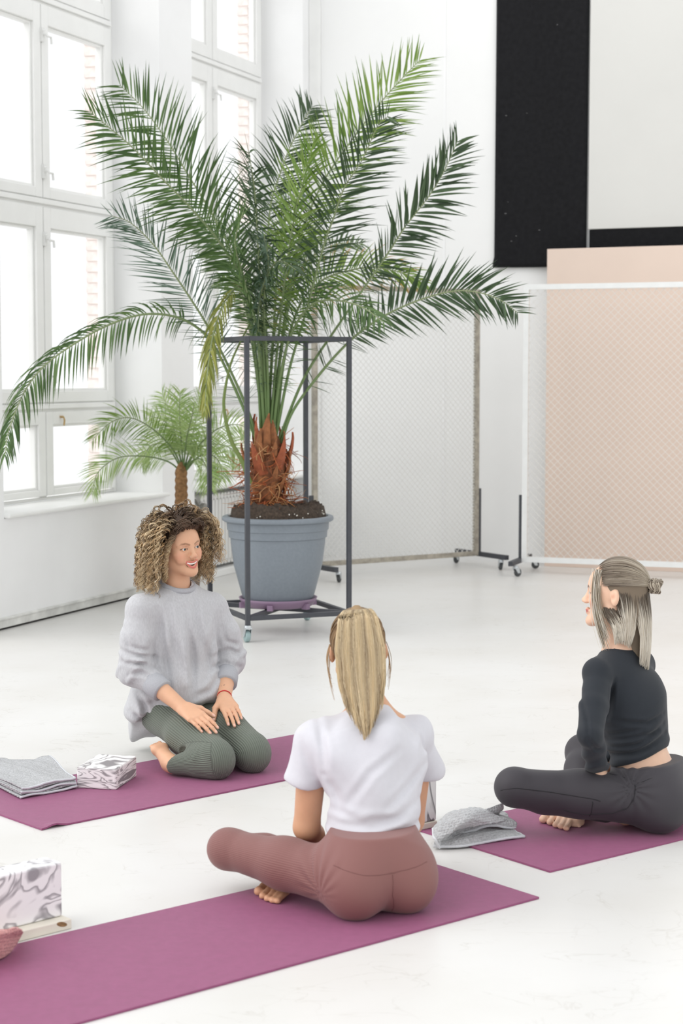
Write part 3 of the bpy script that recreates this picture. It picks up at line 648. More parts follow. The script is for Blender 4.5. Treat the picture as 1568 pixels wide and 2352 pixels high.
# on the left mat: near bottom corner (265,1815), left (175,1808), right (308,1785)
Pn, Pl, Pr = fl(267, 1815, MT), fl(176, 1810, MT), fl(307, 1783, MT)
u_ = unit(Pl - Pn); ang_ = math.atan2(-u_[1], -u_[0]); w1 = np.linalg.norm(Pl - Pn); w2 = 0.225
v_ = np.array([u_[1], -u_[0], 0]); v_ = v_ if v_[1] > 0 else -v_
ctr = Pn + u_ * 0.075 + v_ * w2 / 2
block('yoga_block', Pn + u_ * w1 / 2 + v_ * w2 / 2, (w1, w2, 0.079), ang_, marble('marble_a', 6, .9, GRY, WHT, 3.1, (1, .6, 4.5)), 'grey marbled yoga block lying flat beside folded towel', MT)
# standing on a plank at the front mat
M_plank = mat('cream_plank', rgb(226, 220, 206), rough=0.7, noise=0.12, nscale=5)
A_ = fl(172, 2136, 0.0); B_ = fl(30, 2172, 0.0); u_ = unit(A_ - B_); yaw_ = math.atan2(u_[1], u_[0]); v_ = np.array([-u_[1], u_[0], 0])
ctr = A_ - u_ * 0.12 + v_ * 0.09
o = MB().box(-0.12, 0.12, -0.075, 0.075, 0, 0.028).build('plank', M_plank, bevel=0.003); o.location = ctr; o.rotation_euler = (0, 0, yaw_)
tag(o, 'cream wooden plank under the standing marbled block beside the pink cloth', 'plank', 'cream planks under yoga blocks')
kn = MB().lathe([(0, 0.0006), (0.012, 0.0006), (0.016, 0.0)], 16).build('knot_stain', mat('knot', rgb(150, 116, 78), rough=0.8, noise=0.5, nscale=60), o); kn.location = (0.088, -0.0752, 0.019); kn.rotation_euler = (R(90), 0.3, 0); kn.scale = (1.1, .42, 1)
block('yoga_block', ctr, (0.228, 0.078, 0.152), yaw_, marble('marble_b', 6, 1.3, rgb(158, 155, 159), rgb(242, 241, 242), 5.3), 'white marbled yoga block standing upright beside the pink cloth', 0.0285)
# third block behind the front woman, on the right mat's end
Pc = fl(994, 1903, MT); yaw3 = math.atan2(0.616, 0.788)
u_ = np.array([math.cos(yaw3), math.sin(yaw3), 0]); v_ = np.array([-u_[1], u_[0], 0])
ctr3 = Pc - u_ * 0.0 + np.array([-0.062, 0.055, 0])
o = MB().box(-0.04, 0.04, -0.075, 0.075, 0, 0.022).build('plank', M_plank, bevel=0.003); o.location = (ctr3[0], ctr3[1], MT); o.rotation_euler = (0, 0, yaw3)
tag(o, 'cream wooden plank under the block beside crumpled towel', 'plank', 'cream planks under yoga blocks')
block('yoga_block', ctr3, (0.075, 0.148, 0.148), yaw3, marble('marble_c', 7, 1.4, rgb(112, 110, 112), rgb(226, 224, 224), 9.2, (1, 1, .5)), 'dark grey marbled yoga block standing behind the crumpled towel', MT + 0.0225)

# ------------------------------------------------------------------ towels
def towel_mat(name, col, scale=120):
    m = mat(name, col, rough=0.95, spec=0.1, noise=0.18, nscale=140, sheen=0.25); n, L = m.node_tree.nodes, m.node_tree.links
    uvn = n.new('ShaderNodeTexCoord'); mp = n.new('ShaderNodeMapping'); mp.inputs['Rotation'].default_value = (0.3, 0.2, 0.78); L.new(uvn.outputs['Object'], mp.inputs[0])
    ck = n.new('ShaderNodeTexVoronoi'); ck.inputs['Scale'].default_value = scale; ck.inputs['Randomness'].default_value = 0.35; L.new(mp.outputs[0], ck.inputs['Vector'])
    bp = n.new('ShaderNodeBump'); bp.inputs['Strength'].default_value = 1.0; bp.inputs['Distance'].default_value = 0.006; bp.invert = True
    L.new(ck.outputs['Distance'], bp.inputs['Height']); L.new(bp.outputs[0], n['Principled BSDF'].inputs['Normal']); return m
M_towel = towel_mat('grey_waffle_towel', rgb(186, 187, 189)); M_hem = mat('towel_hem', rgb(206, 208, 212), rough=0.9, noise=0.05, nscale=200)
M_pink = towel_mat('pink_waffle_cloth', rgb(218, 160, 157))
def sheet(name, grid, thick, material, parent=None, hem=None):
    """closed cloth solid from a (nu,nv,3) grid of points, thickened along its normals; hem = band along chosen edges"""
    G = np.asarray(grid, float); nu, nv, _ = G.shape
    du = np.gradient(G, axis=0); dv = np.gradient(G, axis=1); N = np.cross(du, dv); N /= np.maximum(np.linalg.norm(N, axis=2, keepdims=True), 1e-9)
    V = np.concatenate([(G + N * thick / 2).reshape(-1, 3), (G - N * thick / 2).reshape(-1, 3)]); n1 = nu * nv; I = np.arange(n1).reshape(nu, nv)
    F = [np.stack([I[:-1, :-1], I[1:, :-1], I[1:, 1:], I[:-1, 1:]], -1).reshape(-1, 4)]; F.append(F[0][:, ::-1] + n1)
    ed = np.concatenate([I[:, 0], I[-1, 1:], I[-2::-1, -1], I[0, -2:0:-1], I[0:1, 0]]); a, b_ = ed[:-1], ed[1:]
    F.append(np.stack([b_, a, a + n1, b_ + n1], -1)); o = mesh_obj(name, V, np.concatenate(F), material, parent, smooth=True, world=parent is not None)
    if hem:
        for h in hem:
            line = {'u0': G[0], 'u1': G[-1], 'v0': G[:, 0], 'v1': G[:, -1]}[h]; t_ = MB().tube(line, thick * 0.75, 6); ho = t_.build('hem', M_hem, o, smooth=True)
            if parent is not None: put_world(ho, o)
    return o
def smooth_noise(x, y, seed, f=1.0):
    r = np.random.default_rng(seed); out = 0
    for k in range(6):
        a, b_ = r.normal(0, f, 2) * (1 + k * .5); out = out + math.exp(-.25 * k) * np.sin(a * x + b_ * y + r.uniform(0, 6.28))
    return out / 3
# folded towel on the left mat: layers of one folded sheet
tA, tB, tC, tD = fl(-45, 1822, MT), fl(46, 1836, MT), fl(176, 1812, MT), fl(118, 1762, MT)   # left, near, right, far
tw = empty('towel', (float(np.mean([tA[0], tC[0]])), float(np.mean([tB[1], tD[1]])), MT)); tag(tw, 'grey waffle towel folded flat beside the marbled block', 'towel')
tE = tA + (tD - tC) * 1.15
for lay in range(5):
    nu, nv = 46, 40; G = np.zeros((nu, nv, 3)); ins = 0.004 * (lay % 2) + 0.003 * lay
    for i in range(nu):
        for j in range(nv):
            u, v = i / (nu - 1), j / (nv - 1)      # u along the near edge, v away
            near = tB + (tC - tB) * u if True else 0; far = (tB + (tE - tA)) * 0 + (tE + (tD - tE) * u)
            p_ = near * (1 - v) + far * v
            z_ = MT + 0.006 + lay * 0.0085 + 0.014 * smooth_noise(u * 4, v * 3, 20 + lay // 2, 1.2) * (0.3 + 0.28 * lay) * (0.2 + v * .8) + 0.004 * math.sin(u * 8 + lay) * (1 - v)
            z_ = max(z_, MT + .006 + lay * .006)
            G[i, j] = (p_[0] + ins * (0.5 - u), p_[1] + ins * (0.5 - v), z_)
    s_ = sheet('folded_layer', G, 0.006, M_towel, tw, hem=['v0', 'u1'] if lay in (0, 2, 4) else ['u1'])
# crumpled towel at the end of the right mat
def crumple(name, corners, ridges, base, material, label, seed, amp=.012, cat='towel', floor_z=0.002, edge_drop=True, n=(70, 60), layers=2):
    t = empty(name, (float(np.mean([c[0] for c in corners])), float(np.mean([c[1] for c in corners])), 0)); tag(t, label, cat)
    return t
cA, cB, cC, cD = fl(990, 1945), fl(1203, 1921), fl(1160, 1858), fl(1010, 1880)
ct = empty('towel', (float(cA[0] * .5 + cC[0] * .5), float(cA[1] * .5 + cC[1] * .5), 0)); tag(ct, 'grey waffle towel dropped crumpled on the mat corner beside the woman in black', 'towel')
def px_sheet(rows, Yof, nu=60, nv=40, seed=1, amp=.006, minz=0.012):
    """surface through rows of (px,py,Y) control points"""
    rowsP = [resample([at(*q) for q in r_], nu)[0] for r_ in rows]; cols = np.array(rowsP)   # (rows,nu,3)
    G = np.zeros((nu, nv, 3))
    for i in range(nu): G[i] = resample(cols[:, i], nv)[0]
    for i in range(nu):
        for j in range(nv):
            G[i, j, 2] = max(G[i, j, 2] + amp * smooth_noise(i / nu * 5, j / nv * 4, seed, 1.6), minz)
    return G
def zc_(px, py, z): return fl(px, py, z)
def zsheet(rows, nu=64, nv=44, seed=1, amp=.004, minz=0.010):
    """rows of (px, py, height): points on the plane at that height"""
    rowsP = [resample([zc_(*q) for q in r_], nu)[0] for r_ in rows]; cols = np.array(rowsP); G = np.zeros((nu, nv, 3))
    for i in range(nu): G[i] = resample(cols[:, i], nv)[0]
    for i in range(nu):
        for j in range(nv): G[i, j, 2] = max(G[i, j, 2] + amp * smooth_noise(i / nu * 6, j / nv * 5, seed, 1.6), minz)
    return G
# lower flap, rolled fold, upper heap
sheet('lower_flap', zsheet([[(995, 1944, .012), (1060, 1942, .012), (1130, 1932, .012), (1204, 1921, .012)], [(1000, 1925, .022), (1060, 1925, .030), (1120, 1915, .028), (1185, 1911, .018)], [(1010, 1905, .020), (1070, 1906, .030), (1130, 1900, .022), (1175, 1903, .014)]], seed=4, amp=.004), .006, M_towel, ct, hem=['v0', 'u1'])
sheet('middle_fold', zsheet([[(1040, 1926, .020), (1080, 1908, .040), (1130, 1898, .042), (1184, 1900, .030)], [(1030, 1905, .055), (1080, 1890, .060), (1140, 1884, .058), (1186, 1893, .040)], [(1030, 1890, .060), (1080, 1878, .072), (1130, 1876, .070), (1170, 1880, .050)], [(1040, 1870, .040), (1090, 1862, .05), (1140, 1862, .05), (1160, 1866, .03)]], seed=6, amp=.004), .006, M_towel, ct, hem=['v0'])
sheet('upper_heap', zsheet([[(1010, 1946, .014), (1002, 1936, .030), (996, 1922, .045), (994, 1905, .055)], [(1012, 1925, .04), (1040, 1908, .062), (1020, 1895, .075), (1004, 1892, .07)], [(1050, 1903, .062), (1060, 1893, .085), (1040, 1878, .095), (1016, 1880, .08)], [(1110, 1893, .072), (1100, 1880, .095), (1080, 1866, .115), (1040, 1862, .105)], [(1160, 1884, .062), (1140, 1874, .080), (1115, 1862, .105), (1090, 1854, .105)]], seed=9, amp=.006), .006, M_towel, ct, hem=['v0'])
sheet('raised_corner', zsheet([[(1090, 1872, .07), (1115, 1860, .09), (1140, 1850, .10), (1153, 1845, .105)], [(1110, 1876, .06), (1128, 1868, .075), (1145, 1858, .088), (1155, 1851, .095)], [(1132, 1884, .035), (1140, 1874, .05), (1148, 1864, .07), (1155, 1856, .082)]], seed=12, amp=.003), .006, M_towel, ct)
# pink cloth at the left edge
pk = empty('cloth', tuple(fl(0, 2180))); tag(pk, 'dusty pink waffle cloth draped beside the standing block', 'cloth')
sheet('fold', zsheet([[(-160, 2235, .012), (-80, 2222, .012), (0, 2198, .012), (30, 2178, .012), (50, 2150, .014)], [(-160, 2200, .05), (-80, 2192, .055), (0, 2168, .055), (35, 2152, .05), (58, 2135, .035)], [(-160, 2165, .085), (-80, 2158, .09), (0, 2142, .092), (30, 2136, .085), (56, 2130, .075)], [(-160, 2145, .09), (-80, 2142, .095), (0, 2129, .10), (25, 2127, .098), (50, 2128, .085)]], seed=15, amp=.005), .008, M_pink, pk)
sheet('fold', zsheet([[(-160, 2215, .012), (-60, 2205, .014), (0, 2186, .014), (22, 2172, .014)], [(-160, 2195, .035), (-60, 2190, .04), (0, 2172, .04), (20, 2163, .035)], [(-160, 2175, .04), (-60, 2170, .045), (0, 2160, .045), (22, 2154, .04)]], seed=18, amp=.004), .008, M_pink, pk)
pk.location.y -= 0.022; pk.location.x -= 0.004
# ------------------------------------------------------------------ implicit bodies: smooth unions of limbs, meshed by surface nets
def smin(a, b, k):
    h = np.maximum(k - np.abs(a - b), 0) / k; return np.minimum(a, b) - h * h * k * 0.25
class Body:
    def __init__(s): s.P = []; s.disp = []
    def cone(s, a, b, ra, rb, k=0.02, op='+', flat=None):
        a, b = np.asarray(a, np.float32), np.asarray(b, np.float32)
        s.P.append(('c', a, b, ra, rb, k, op, flat, (a + b) / 2, np.linalg.norm(b - a) / 2 + max(ra, rb) * 1.05)); return s
    def chain(s, pts, rad, k=0.02, op='+', flat=None):
        for i in range(len(pts) - 1): s.cone(pts[i], pts[i + 1], rad[i], rad[i + 1], k, op, flat)
        return s
    def ell(s, c, r, M=None, k=0.02, op='+'):
        c = np.asarray(c, np.float32); r = np.broadcast_to(np.asarray(r, np.float32), (3,)); M = np.eye(3, dtype=np.float32) if M is None else np.asarray(M, np.float32)
        s.P.append(('e', c, r, M, None, k, op, None, c, float(r.max()) * 1.05)); return s
    def plane(s, p, n, k=0.004, rad=None):      # keep the side the normal points away from
        s.P.append(('p', np.asarray(p, np.float32), unit(n).astype(np.float32), rad, None, k, 'x', None, None, None)); return s
    def _dist(s, pr, X):
        if pr[0] == 'c':
            _, a, b, ra, rb, k, op, flat, _, _ = pr; ba = b - a; pa = X - a
            t = np.clip((pa @ ba) / max(float(ba @ ba), 1e-12), 0, 1); v = pa - t[..., None] * ba; r = ra + (rb - ra) * t
            if flat is None: return np.sqrt((v * v).sum(-1)) - r
            n, q = np.asarray(flat[0], np.float32), flat[1]; vn = v @ n; vr2 = np.maximum((v * v).sum(-1) - vn * vn, 0)
            rn = r * q; k0 = np.sqrt((vn / rn) ** 2 + vr2 / (r * r)); k1 = np.sqrt((vn / (rn * rn)) ** 2 + vr2 / (r ** 4)); return np.where(k1 > 1e-6, k0 * (k0 - 1) / np.maximum(k1, 1e-6), -rn)
        if pr[0] == 'e':
            _, c, r, M, _, k, op, _, _, _ = pr; q = (X - c) @ M.T; k0 = np.sqrt(((q / r) ** 2).sum(-1)); k1 = np.sqrt(((q / (r * r)) ** 2).sum(-1)); return np.where(k1 > 1e-6, k0 * (k0 - 1) / np.maximum(k1, 1e-6), -float(r.min()))
        _, p, n, *_r = pr; return (X - p) @ n
    def field(s, X, ctr, half):
        """X (nb, m, 3) points of blocks with centres ctr (nb,3) and half diagonal half"""
        D = np.full(X.shape[:2], 1.0, np.float32)
        for pr in s.P:
            k = pr[5]
            if pr[0] == 'p':
                E_ = -smin(-D, -s._dist(pr, X), k)
                D = E_ if pr[3] is None else np.where(((X - pr[1]) ** 2).sum(-1) < pr[3] ** 2, E_, D)
                continue
            m = np.linalg.norm(ctr - pr[8], axis=1) < pr[9] + half + k + 0.03
            if not m.any(): continue
            d = s._dist(pr, X[m]).astype(np.float32)
            D[m] = smin(D[m], d, k) if pr[6] == '+' else -smin(-D[m], d, k)
        return D
    def mesh(s, h, pad=0.02, smooth=1):
        lo = np.min([p[8] - p[9] for p in s.P if p[0] != 'p' and p[6] == '+'], axis=0) - pad; hi = np.max([p[8] + p[9] for p in s.P if p[0] != 'p' and p[6] == '+'], axis=0) + pad
        bs = 10; nb = np.ceil((hi - lo) / (h * bs)).astype(int); n = nb * bs
        bi = np.stack(np.meshgrid(*[np.arange(q) for q in nb], indexing='ij'), -1).reshape(-1, 3)
        ctr = (lo + (bi * bs + (bs - 1) / 2) * h).astype(np.float32); half = float(bs * h * 0.87)
        dc = s.field(ctr[:, None, :], ctr, half)[:, 0]
        act = np.abs(dc) < half * 1.35 + 0.012
        G = np.ones((nb[0], bs, nb[1], bs, nb[2], bs), np.float32)
        Gs = np.where(dc < 0, -1.0, 1.0).astype(np.float32).reshape(nb); G *= Gs[:, None, :, None, :, None]
        off = np.stack(np.meshgrid(*[np.arange(bs)] * 3, indexing='ij'), -1).reshape(-1, 3).astype(np.float32) * h
        ai = np.nonzero(act)[0]
        for c0 in range(0, len(ai), 1200):
            q = ai[c0:c0 + 1200]; base = (lo + bi[q] * bs * h).astype(np.float32); X = base[:, None, :] + off[None]
            D = s.field(X, ctr[q], half)
            for f in s.disp: D = D + f(X.reshape(-1, 3)).reshape(D.shape).astype(np.float32)
            G[bi[q, 0], :, bi[q, 1], :, bi[q, 2], :] = D.reshape(-1, bs, bs, bs)
        G = G.reshape(n); return surface_nets(G, lo, h, smooth)
def surface_nets(G, lo, h, smooth=1):
    I = G < 0; c = I[:-1, :-1, :-1].astype(np.int8).copy()
    sl = lambda A, i, j, k: A[i:A.shape[0] - 1 + i, j:A.shape[1] - 1 + j, k:A.shape[2] - 1 + k]
    cnt = np.zeros(c.shape, np.int8)
    for i in (0, 1):
        for j in (0, 1):
            for k in (0, 1): cnt += sl(I, i, j, k)
    cells = np.argwhere((cnt > 0) & (cnt < 8)); vid = np.full(c.shape, -1, np.int32); vid[tuple(cells.T)] = np.arange(len(cells))
    cv = {(i, j, k): G[cells[:, 0] + i, cells[:, 1] + j, cells[:, 2] + k] for i in (0, 1) for j in (0, 1) for k in (0, 1)}
    acc = np.zeros((len(cells), 3)); num = np.zeros(len(cells))
    for a in cv:
        for ax in range(3):
            if a[ax] == 0:
                b = list(a); b[ax] = 1; b = tuple(b); va, vb = cv[a], cv[b]; m = (va < 0) != (vb < 0); t = np.where(m, va / np.where(m, va - vb, 1), 0)
                p = np.array(a, float)[None].repeat(len(cells), 0); p[:, ax] += t; acc[m] += p[m]; num[m] += 1
    V = lo + (cells + acc / num[:, None]) * h
    F = []
    for ax in range(3):
        A = I if True else None; s0 = [slice(None)] * 3; s1 = [slice(None)] * 3; s0[ax] = slice(0, -1); s1[ax] = slice(1, None)
        e = I[tuple(s0)] != I[tuple(s1)]; E = np.argwhere(e); o1, o2 = [q for q in range(3) if q != ax]
        ok = (E[:, o1] > 0) & (E[:, o2] > 0) & (E[:, o1] < G.shape[o1] - 1) & (E[:, o2] < G.shape[o2] - 1); E = E[ok]
        ins = I[tuple(E.T)]; q = []
        for d1, d2 in ((-1, -1), (0, -1), (0, 0), (-1, 0)):
            cc = E.copy(); cc[:, o1] += d1; cc[:, o2] += d2; q.append(vid[tuple(cc.T)])
        Q = np.stack(q, 1); fl_ = ins if ax != 1 else ~ins; Q[~fl_] = Q[~fl_][:, ::-1]; F.append(Q)
    F = np.concatenate(F); F = F[(F >= 0).all(1)]
    for _ in range(smooth):
        S = np.zeros_like(V); N = np.zeros(len(V))
        for a, b in ((0, 1), (1, 2), (2, 3), (3, 0)):
            np.add.at(S, F[:, a], V[F[:, b]]); np.add.at(N, F[:, a], 1); np.add.at(S, F[:, b], V[F[:, a]]); np.add.at(N, F[:, b], 1)
        V = V * 0.45 + (S / np.maximum(N, 1)[:, None]) * 0.55
    return V, F
def frame3(f, u):
    f = unit(f); l = unit(np.cross(u, f)); u = np.cross(f, l); return np.array([l, f, u])     # rows: left, forward, up
def rot_about(v, ax, a):
    ax = unit(ax); return v * math.cos(a) + np.cross(ax, v) * math.sin(a) + ax * np.dot(ax, v) * (1 - math.cos(a))
def v3(*a): return np.array(a, float)

def add_head(B, C, M, smile=False, neck=None, ears=(1, 1), eye=.0046):
    """C eye-level centre between the ears, M rows left/forward/up"""
    W = lambda x, y, z: C + x * M[0] + y * M[1] + z * M[2]
    B.ell(W(0, -.012, .032), (.073, .092, .084), M, .01)
    B.ell(W(0, .022, -.030), (.058, .064, .078), M, .03)
    B.ell(W(0, .055, .030), (.052, .036, .045), M, .03)
    for s_ in (-1, 1):
        B.cone(W(s_ * .050, .002, -.058), W(s_ * .018, .066, -.094), .018, .017, .028)
        B.ell(W(s_ * .042, .060, -.026), (.022, .020, .019), M, .022)
        B.cone(W(s_ * .046, .066, .016), W(s_ * .014, .082, .014), .008, .009, .012)
        B.ell(W(s_ * .031, .096, -.002), (.019, .014, .0125), M, .012, '-')
        B.ell(W(s_ * .031, .0735, -.002), (.0155, .0146, .0135), M, .004)
        B.ell(W(s_ * .0315, .0925, -.0025), (.0135, .0120, eye), M, .0015, '-')
        if ears[0 if s_ == 1 else 1]:
            Me = frame3(M[1] * .9 - M[0] * s_ * .35, M[2] + M[1] * -.15)
            B.ell(W(s_ * .077, -.012, -.006), (.009, .016, .028), Me, .008); B.ell(W(s_ * .086, -.006, -.002), (.007, .009, .016), Me, .005, '-')
        B.ell(W(s_ * .0098, .096, -.0345), (.0080, .0100, .0070), M, .006)
        B.ell(W(s_ * .0055, .101, -.0415), (.0028, .0042, .003), M, .002, '-')
    B.ell(W(0, .079, -.100), (.019, .016, .016), M, .018)
    B.cone(W(0, .082, .010), W(0, .1025, -.028), .0072, .0088, .012); B.ell(W(0, .1045, -.0315), (.0095, .0098, .0080), M, .006)
    if smile:
        B.ell(W(0, .089, -.066), (.030, .017, .012), M, .006, '-')
        up = [W(x, .090 - 13 * x * x, -.0565 + 7.5 * x * x) for x in np.linspace(-.029, .029, 9)]; lw = [W(x, .0895 - 14 * x * x, -.0785 + 30 * x * x) for x in np.linspace(-.029, .029, 9)]
        B.chain(up, [.0018, .0032, .004, .0046, .0042, .0046, .004, .0032, .0018], .003); B.chain(lw, [.0018, .0036, .005, .0056, .006, .0056, .005, .0036, .0018], .003)
        for s_ in (-1, 1): B.ell(W(s_ * .040, .066, -.045), (.016, .014, .016), M, .014)
    else:
        B.chain([W(-.022, .080, -.064), W(-.008, .092, -.0605), W(.008, .092, -.0605), W(.022, .080, -.064)], [.002, .005, .005, .002], .005)
        B.chain([W(-.021, .079, -.066), W(0, .090, -.0715), W(.021, .079, -.066)], [.002, .0065, .002], .005)
    if neck is not None: B.cone(W(0, -.022, -.065), neck, .050, .054, .03)
    return W
def add_hand(B, w, d, n, thumb, curl=.25, spread=.10, sc=1.0, tcurl=.2):
    d = unit(d); n = unit(n - d * np.dot(n, d)); s_ = unit(thumb - d * np.dot(thumb, d) - n * np.dot(thumb, n)); tips = []
    B.cone(w - d * .02, w + d * .022 * sc, .0235 * sc, .024 * sc, .012, flat=(n, .72))
    info = [(.028, .083, (.040, .026, .021)), (.0095, .088, (.044, .029, .023)), (-.009, .083, (.041, .027, .022)), (-.0265, .074, (.032, .021, .019))]
    for off, kd, seg in info:
        K = w + s_ * off * sc + d * kd * sc; B.cone(w + s_ * off * .62 * sc + d * .012, K, .0135 * sc, .0105 * sc, .012)
        dd = unit(d + s_ * off * spread * 60 * .1); p = K; r0 = .0090 if off > -.02 else .0078
        ax = np.cross(dd, n)
        for j, L_ in enumerate(seg):
            dd = rot_about(dd, ax, -curl * (0.8 if j == 0 else 1.0)); q = p + dd * L_ * sc
            B.cone(p, q, (r0 - .0009 * j) * sc, (r0 - .0009 * (j + 1)) * sc, .0035); p = q
        tips.append((p, dd, rot_about(dd, ax, math.pi / 2)))
    b0 = w + d * .018 * sc + s_ * .018 * sc; b1 = b0 + unit(d * .62 + s_ * .7 - n * .25) * .042 * sc; d2 = unit(d * .85 + s_ * .35 - n * (.15 + tcurl)); b2 = b1 + d2 * .032 * sc; b3 = b2 + unit(d2 - n * .1) * .024 * sc
    B.cone(b0, b1, .0165 * sc, .0125 * sc, .014); B.cone(b1, b2, .0115 * sc, .0102 * sc, .004); B.cone(b2, b3, .0102 * sc, .0082 * sc, .004); tips.append((b3, d2, n))
    return tips
def add_foot(B, ankle, d, up, side, sc=1.0, hh=.045):
    """d heel->toes, up = instep side, side = big-toe side"""
    d = unit(d); up = unit(up - d * np.dot(up, d)); s_ = unit(side - d * np.dot(side, d) - up * np.dot(side, up))
    heel = ankle - d * .035 * sc - up * hh * sc; ball = ankle + d * .115 * sc - up * .055 * sc
    B.cone(ankle, heel, .036 * sc, .030 * sc, .02); B.cone(ankle + d * .01, ball + s_ * .012, .036 * sc, .024 * sc, .025); B.cone(heel, ball - s_ * .018, .028 * sc, .021 * sc, .025)
    B.cone(ball + s_ * .022 * sc, ball - s_ * .030 * sc - d * .015, .021 * sc, .018 * sc, .015)
    for k, (o_, L_, r_) in enumerate([(.030, .042, .0125), (.010, .040, .0092), (-.006, .034, .0088), (-.021, .028, .0082), (-.034, .020, .0078)]):
        a = ball + s_ * o_ * sc + d * (.012 - .004 * k) * sc - up * .004; b = a + (d * L_ - up * .006) * sc; B.cone(a, b, r_ * sc, r_ * .95 * sc, .004); B.ell(b, r_ * 1.12 * sc, None, .003)
def legs(B, J, inf=0.0, k=.03):
    for s_ in 'LR':
        H, K, A = J['hip' + s_], J['knee' + s_], J['ank' + s_]; mid = H * .5 + K * .5
        B.cone(H, mid, .083 + inf, .071 + inf, k); B.cone(mid, K, .071 + inf, .054 + inf, k); calf = K * .68 + A * .32
        B.cone(K, calf, .052 + inf, .053 + inf, k * .8); B.cone(calf, A, .053 + inf, .034 + inf, k * .8)
        B.ell(K, .057 + inf, None, .02)
SKIN = np.array(rgb(218, 170, 138)); 
M_skin = mat('skin', (.6, .4, .3), rough=0.48, spec=0.4, attr='Col', noise=0.05, nscale=30)
_b = M_skin.node_tree.nodes['Principled BSDF']; _b.inputs['Subsurface Weight'].default_value = 0.12; _b.inputs['Subsurface Radius'].default_value = (.012, .005, .003); _b.inputs['Subsurface Scale'].default_value = 1.0
def paint(C, V, pts, r, col, soft=0.4, amt=1.0):
    """blend colour col into vertices within r of the polyline pts"""
    pts = np.asarray(pts, float); D = np.full(len(V), 1e9)
    segs = [(pts[0], pts[0])] if len(pts) == 1 else list(zip(pts[:-1], pts[1:]))
    box = np.all((V > pts.min(0) - r * 1.5) & (V < pts.max(0) + r * 1.5), axis=1); X = V[box]; d = np.full(len(X), 1e9)
    for a, b in segs:
        ba = b - a; t = np.clip(((X - a) @ ba) / max(ba @ ba, 1e-12), 0, 1); d = np.minimum(d, np.linalg.norm(X - a - t[:, None] * ba, axis=1))
    w = np.clip((r - d) / (r * soft), 0, 1)[:, None] * amt; C[box] = C[box] * (1 - w) + np.array(col) * w
def eyes(parent, W, M, look, sides=(-1, 1)):
    me = None; white = mat('eye_white', rgb(236, 230, 226), rough=0.2, attr='Col')
    for s_ in sides:
        c = W(s_ * .031, .0735, -.002); bm = bmesh.new(); bmesh.ops.create_uvsphere(bm, u_segments=28, v_segments=20, radius=.0128); V = np.array([v.co[:] for v in bm.verts]); F = [tuple(v.index for v in f.verts) for f in bm.faces]; bm.free()
        lk = unit(look); dt = (V / .0128) @ lk; C = np.where((dt > .955)[:, None], np.array(rgb(24, 22, 22)), np.where((dt > .86)[:, None], np.array(rgb(92, 98, 96)), np.array(rgb(232, 226, 222)))); mesh_obj('eye', V + c, F, white, parent, True, True, colors=C)

def curve_hair(name, polys, rad, cols, parent, sides=4, rough=0.42):
    V, F, C = tubes(polys, rad, sides, cols); m = mat('hair_' + name, (.4, .3, .2), rough=rough, spec=0.45, attr='Col'); o = mesh_obj('hair', V, F, m, parent, True, True, colors=C); return o
def fabric_noise(amp, fx, seed, axes, warp=0.0):
    """soft fold displacement: sines across given axes"""
    r = np.random.default_rng(seed); K = [(r.normal(0, 1, 2), r.uniform(0, 6.28), math.exp(-.2 * q) * (1 + .0 * q)) for q in range(7)]
    def f(X):
        a, b = X @ np.asarray(axes[0], np.float32), X @ np.asarray(axes[1], np.float32); o = 0
        for kk, ph, g in K: o = o + g * np.sin(a * fx[0] * kk[0] + b * fx[1] * kk[1] + ph + warp * np.sin(b * fx[1] * .7 + ph))
        return amp * o / 3
    return f
def creases(lines, Y, amp, width):
    """fold lines given in the photograph at distance Y: valleys with raised shoulders, measured across x and z"""
    L = [[at(px, py, Y)[[0, 2]].astype(np.float32) for px, py in ln] for ln in lines]
    def f(X):
        q = X[:, [0, 2]]; o = np.zeros(len(X), np.float32)
        for ln in L:
            d = np.full(len(X), 9.0, np.float32); e = np.zeros(len(X), np.float32); n = len(ln) - 1
            for i in range(n):
                a, b = ln[i], ln[i + 1]; ba = b - a; t = np.clip(((q - a) @ ba) / float(ba @ ba), 0, 1); dd = np.linalg.norm(q - a - t[:, None] * ba, axis=1); m = dd < d; d[m] = dd[m]; e[m] = ((i + t) / n)[m]
            fade = np.sin(np.clip(e, .04, .96) * math.pi) ** .5; o += fade * (amp * np.exp(-(d / width) ** 2) - .55 * amp * np.exp(-((d - 2.0 * width) / width) ** 2))
        return np.where(X[:, 1] < Y + .13, o, 0)
    return f
def region(f, c, r):
    c = np.asarray(c, np.float32)
    return lambda X: f(X) * np.clip(1.4 - np.sqrt((((X - c) / np.asarray(r, np.float32)) ** 2).sum(-1)), 0, 1).clip(0, 1)
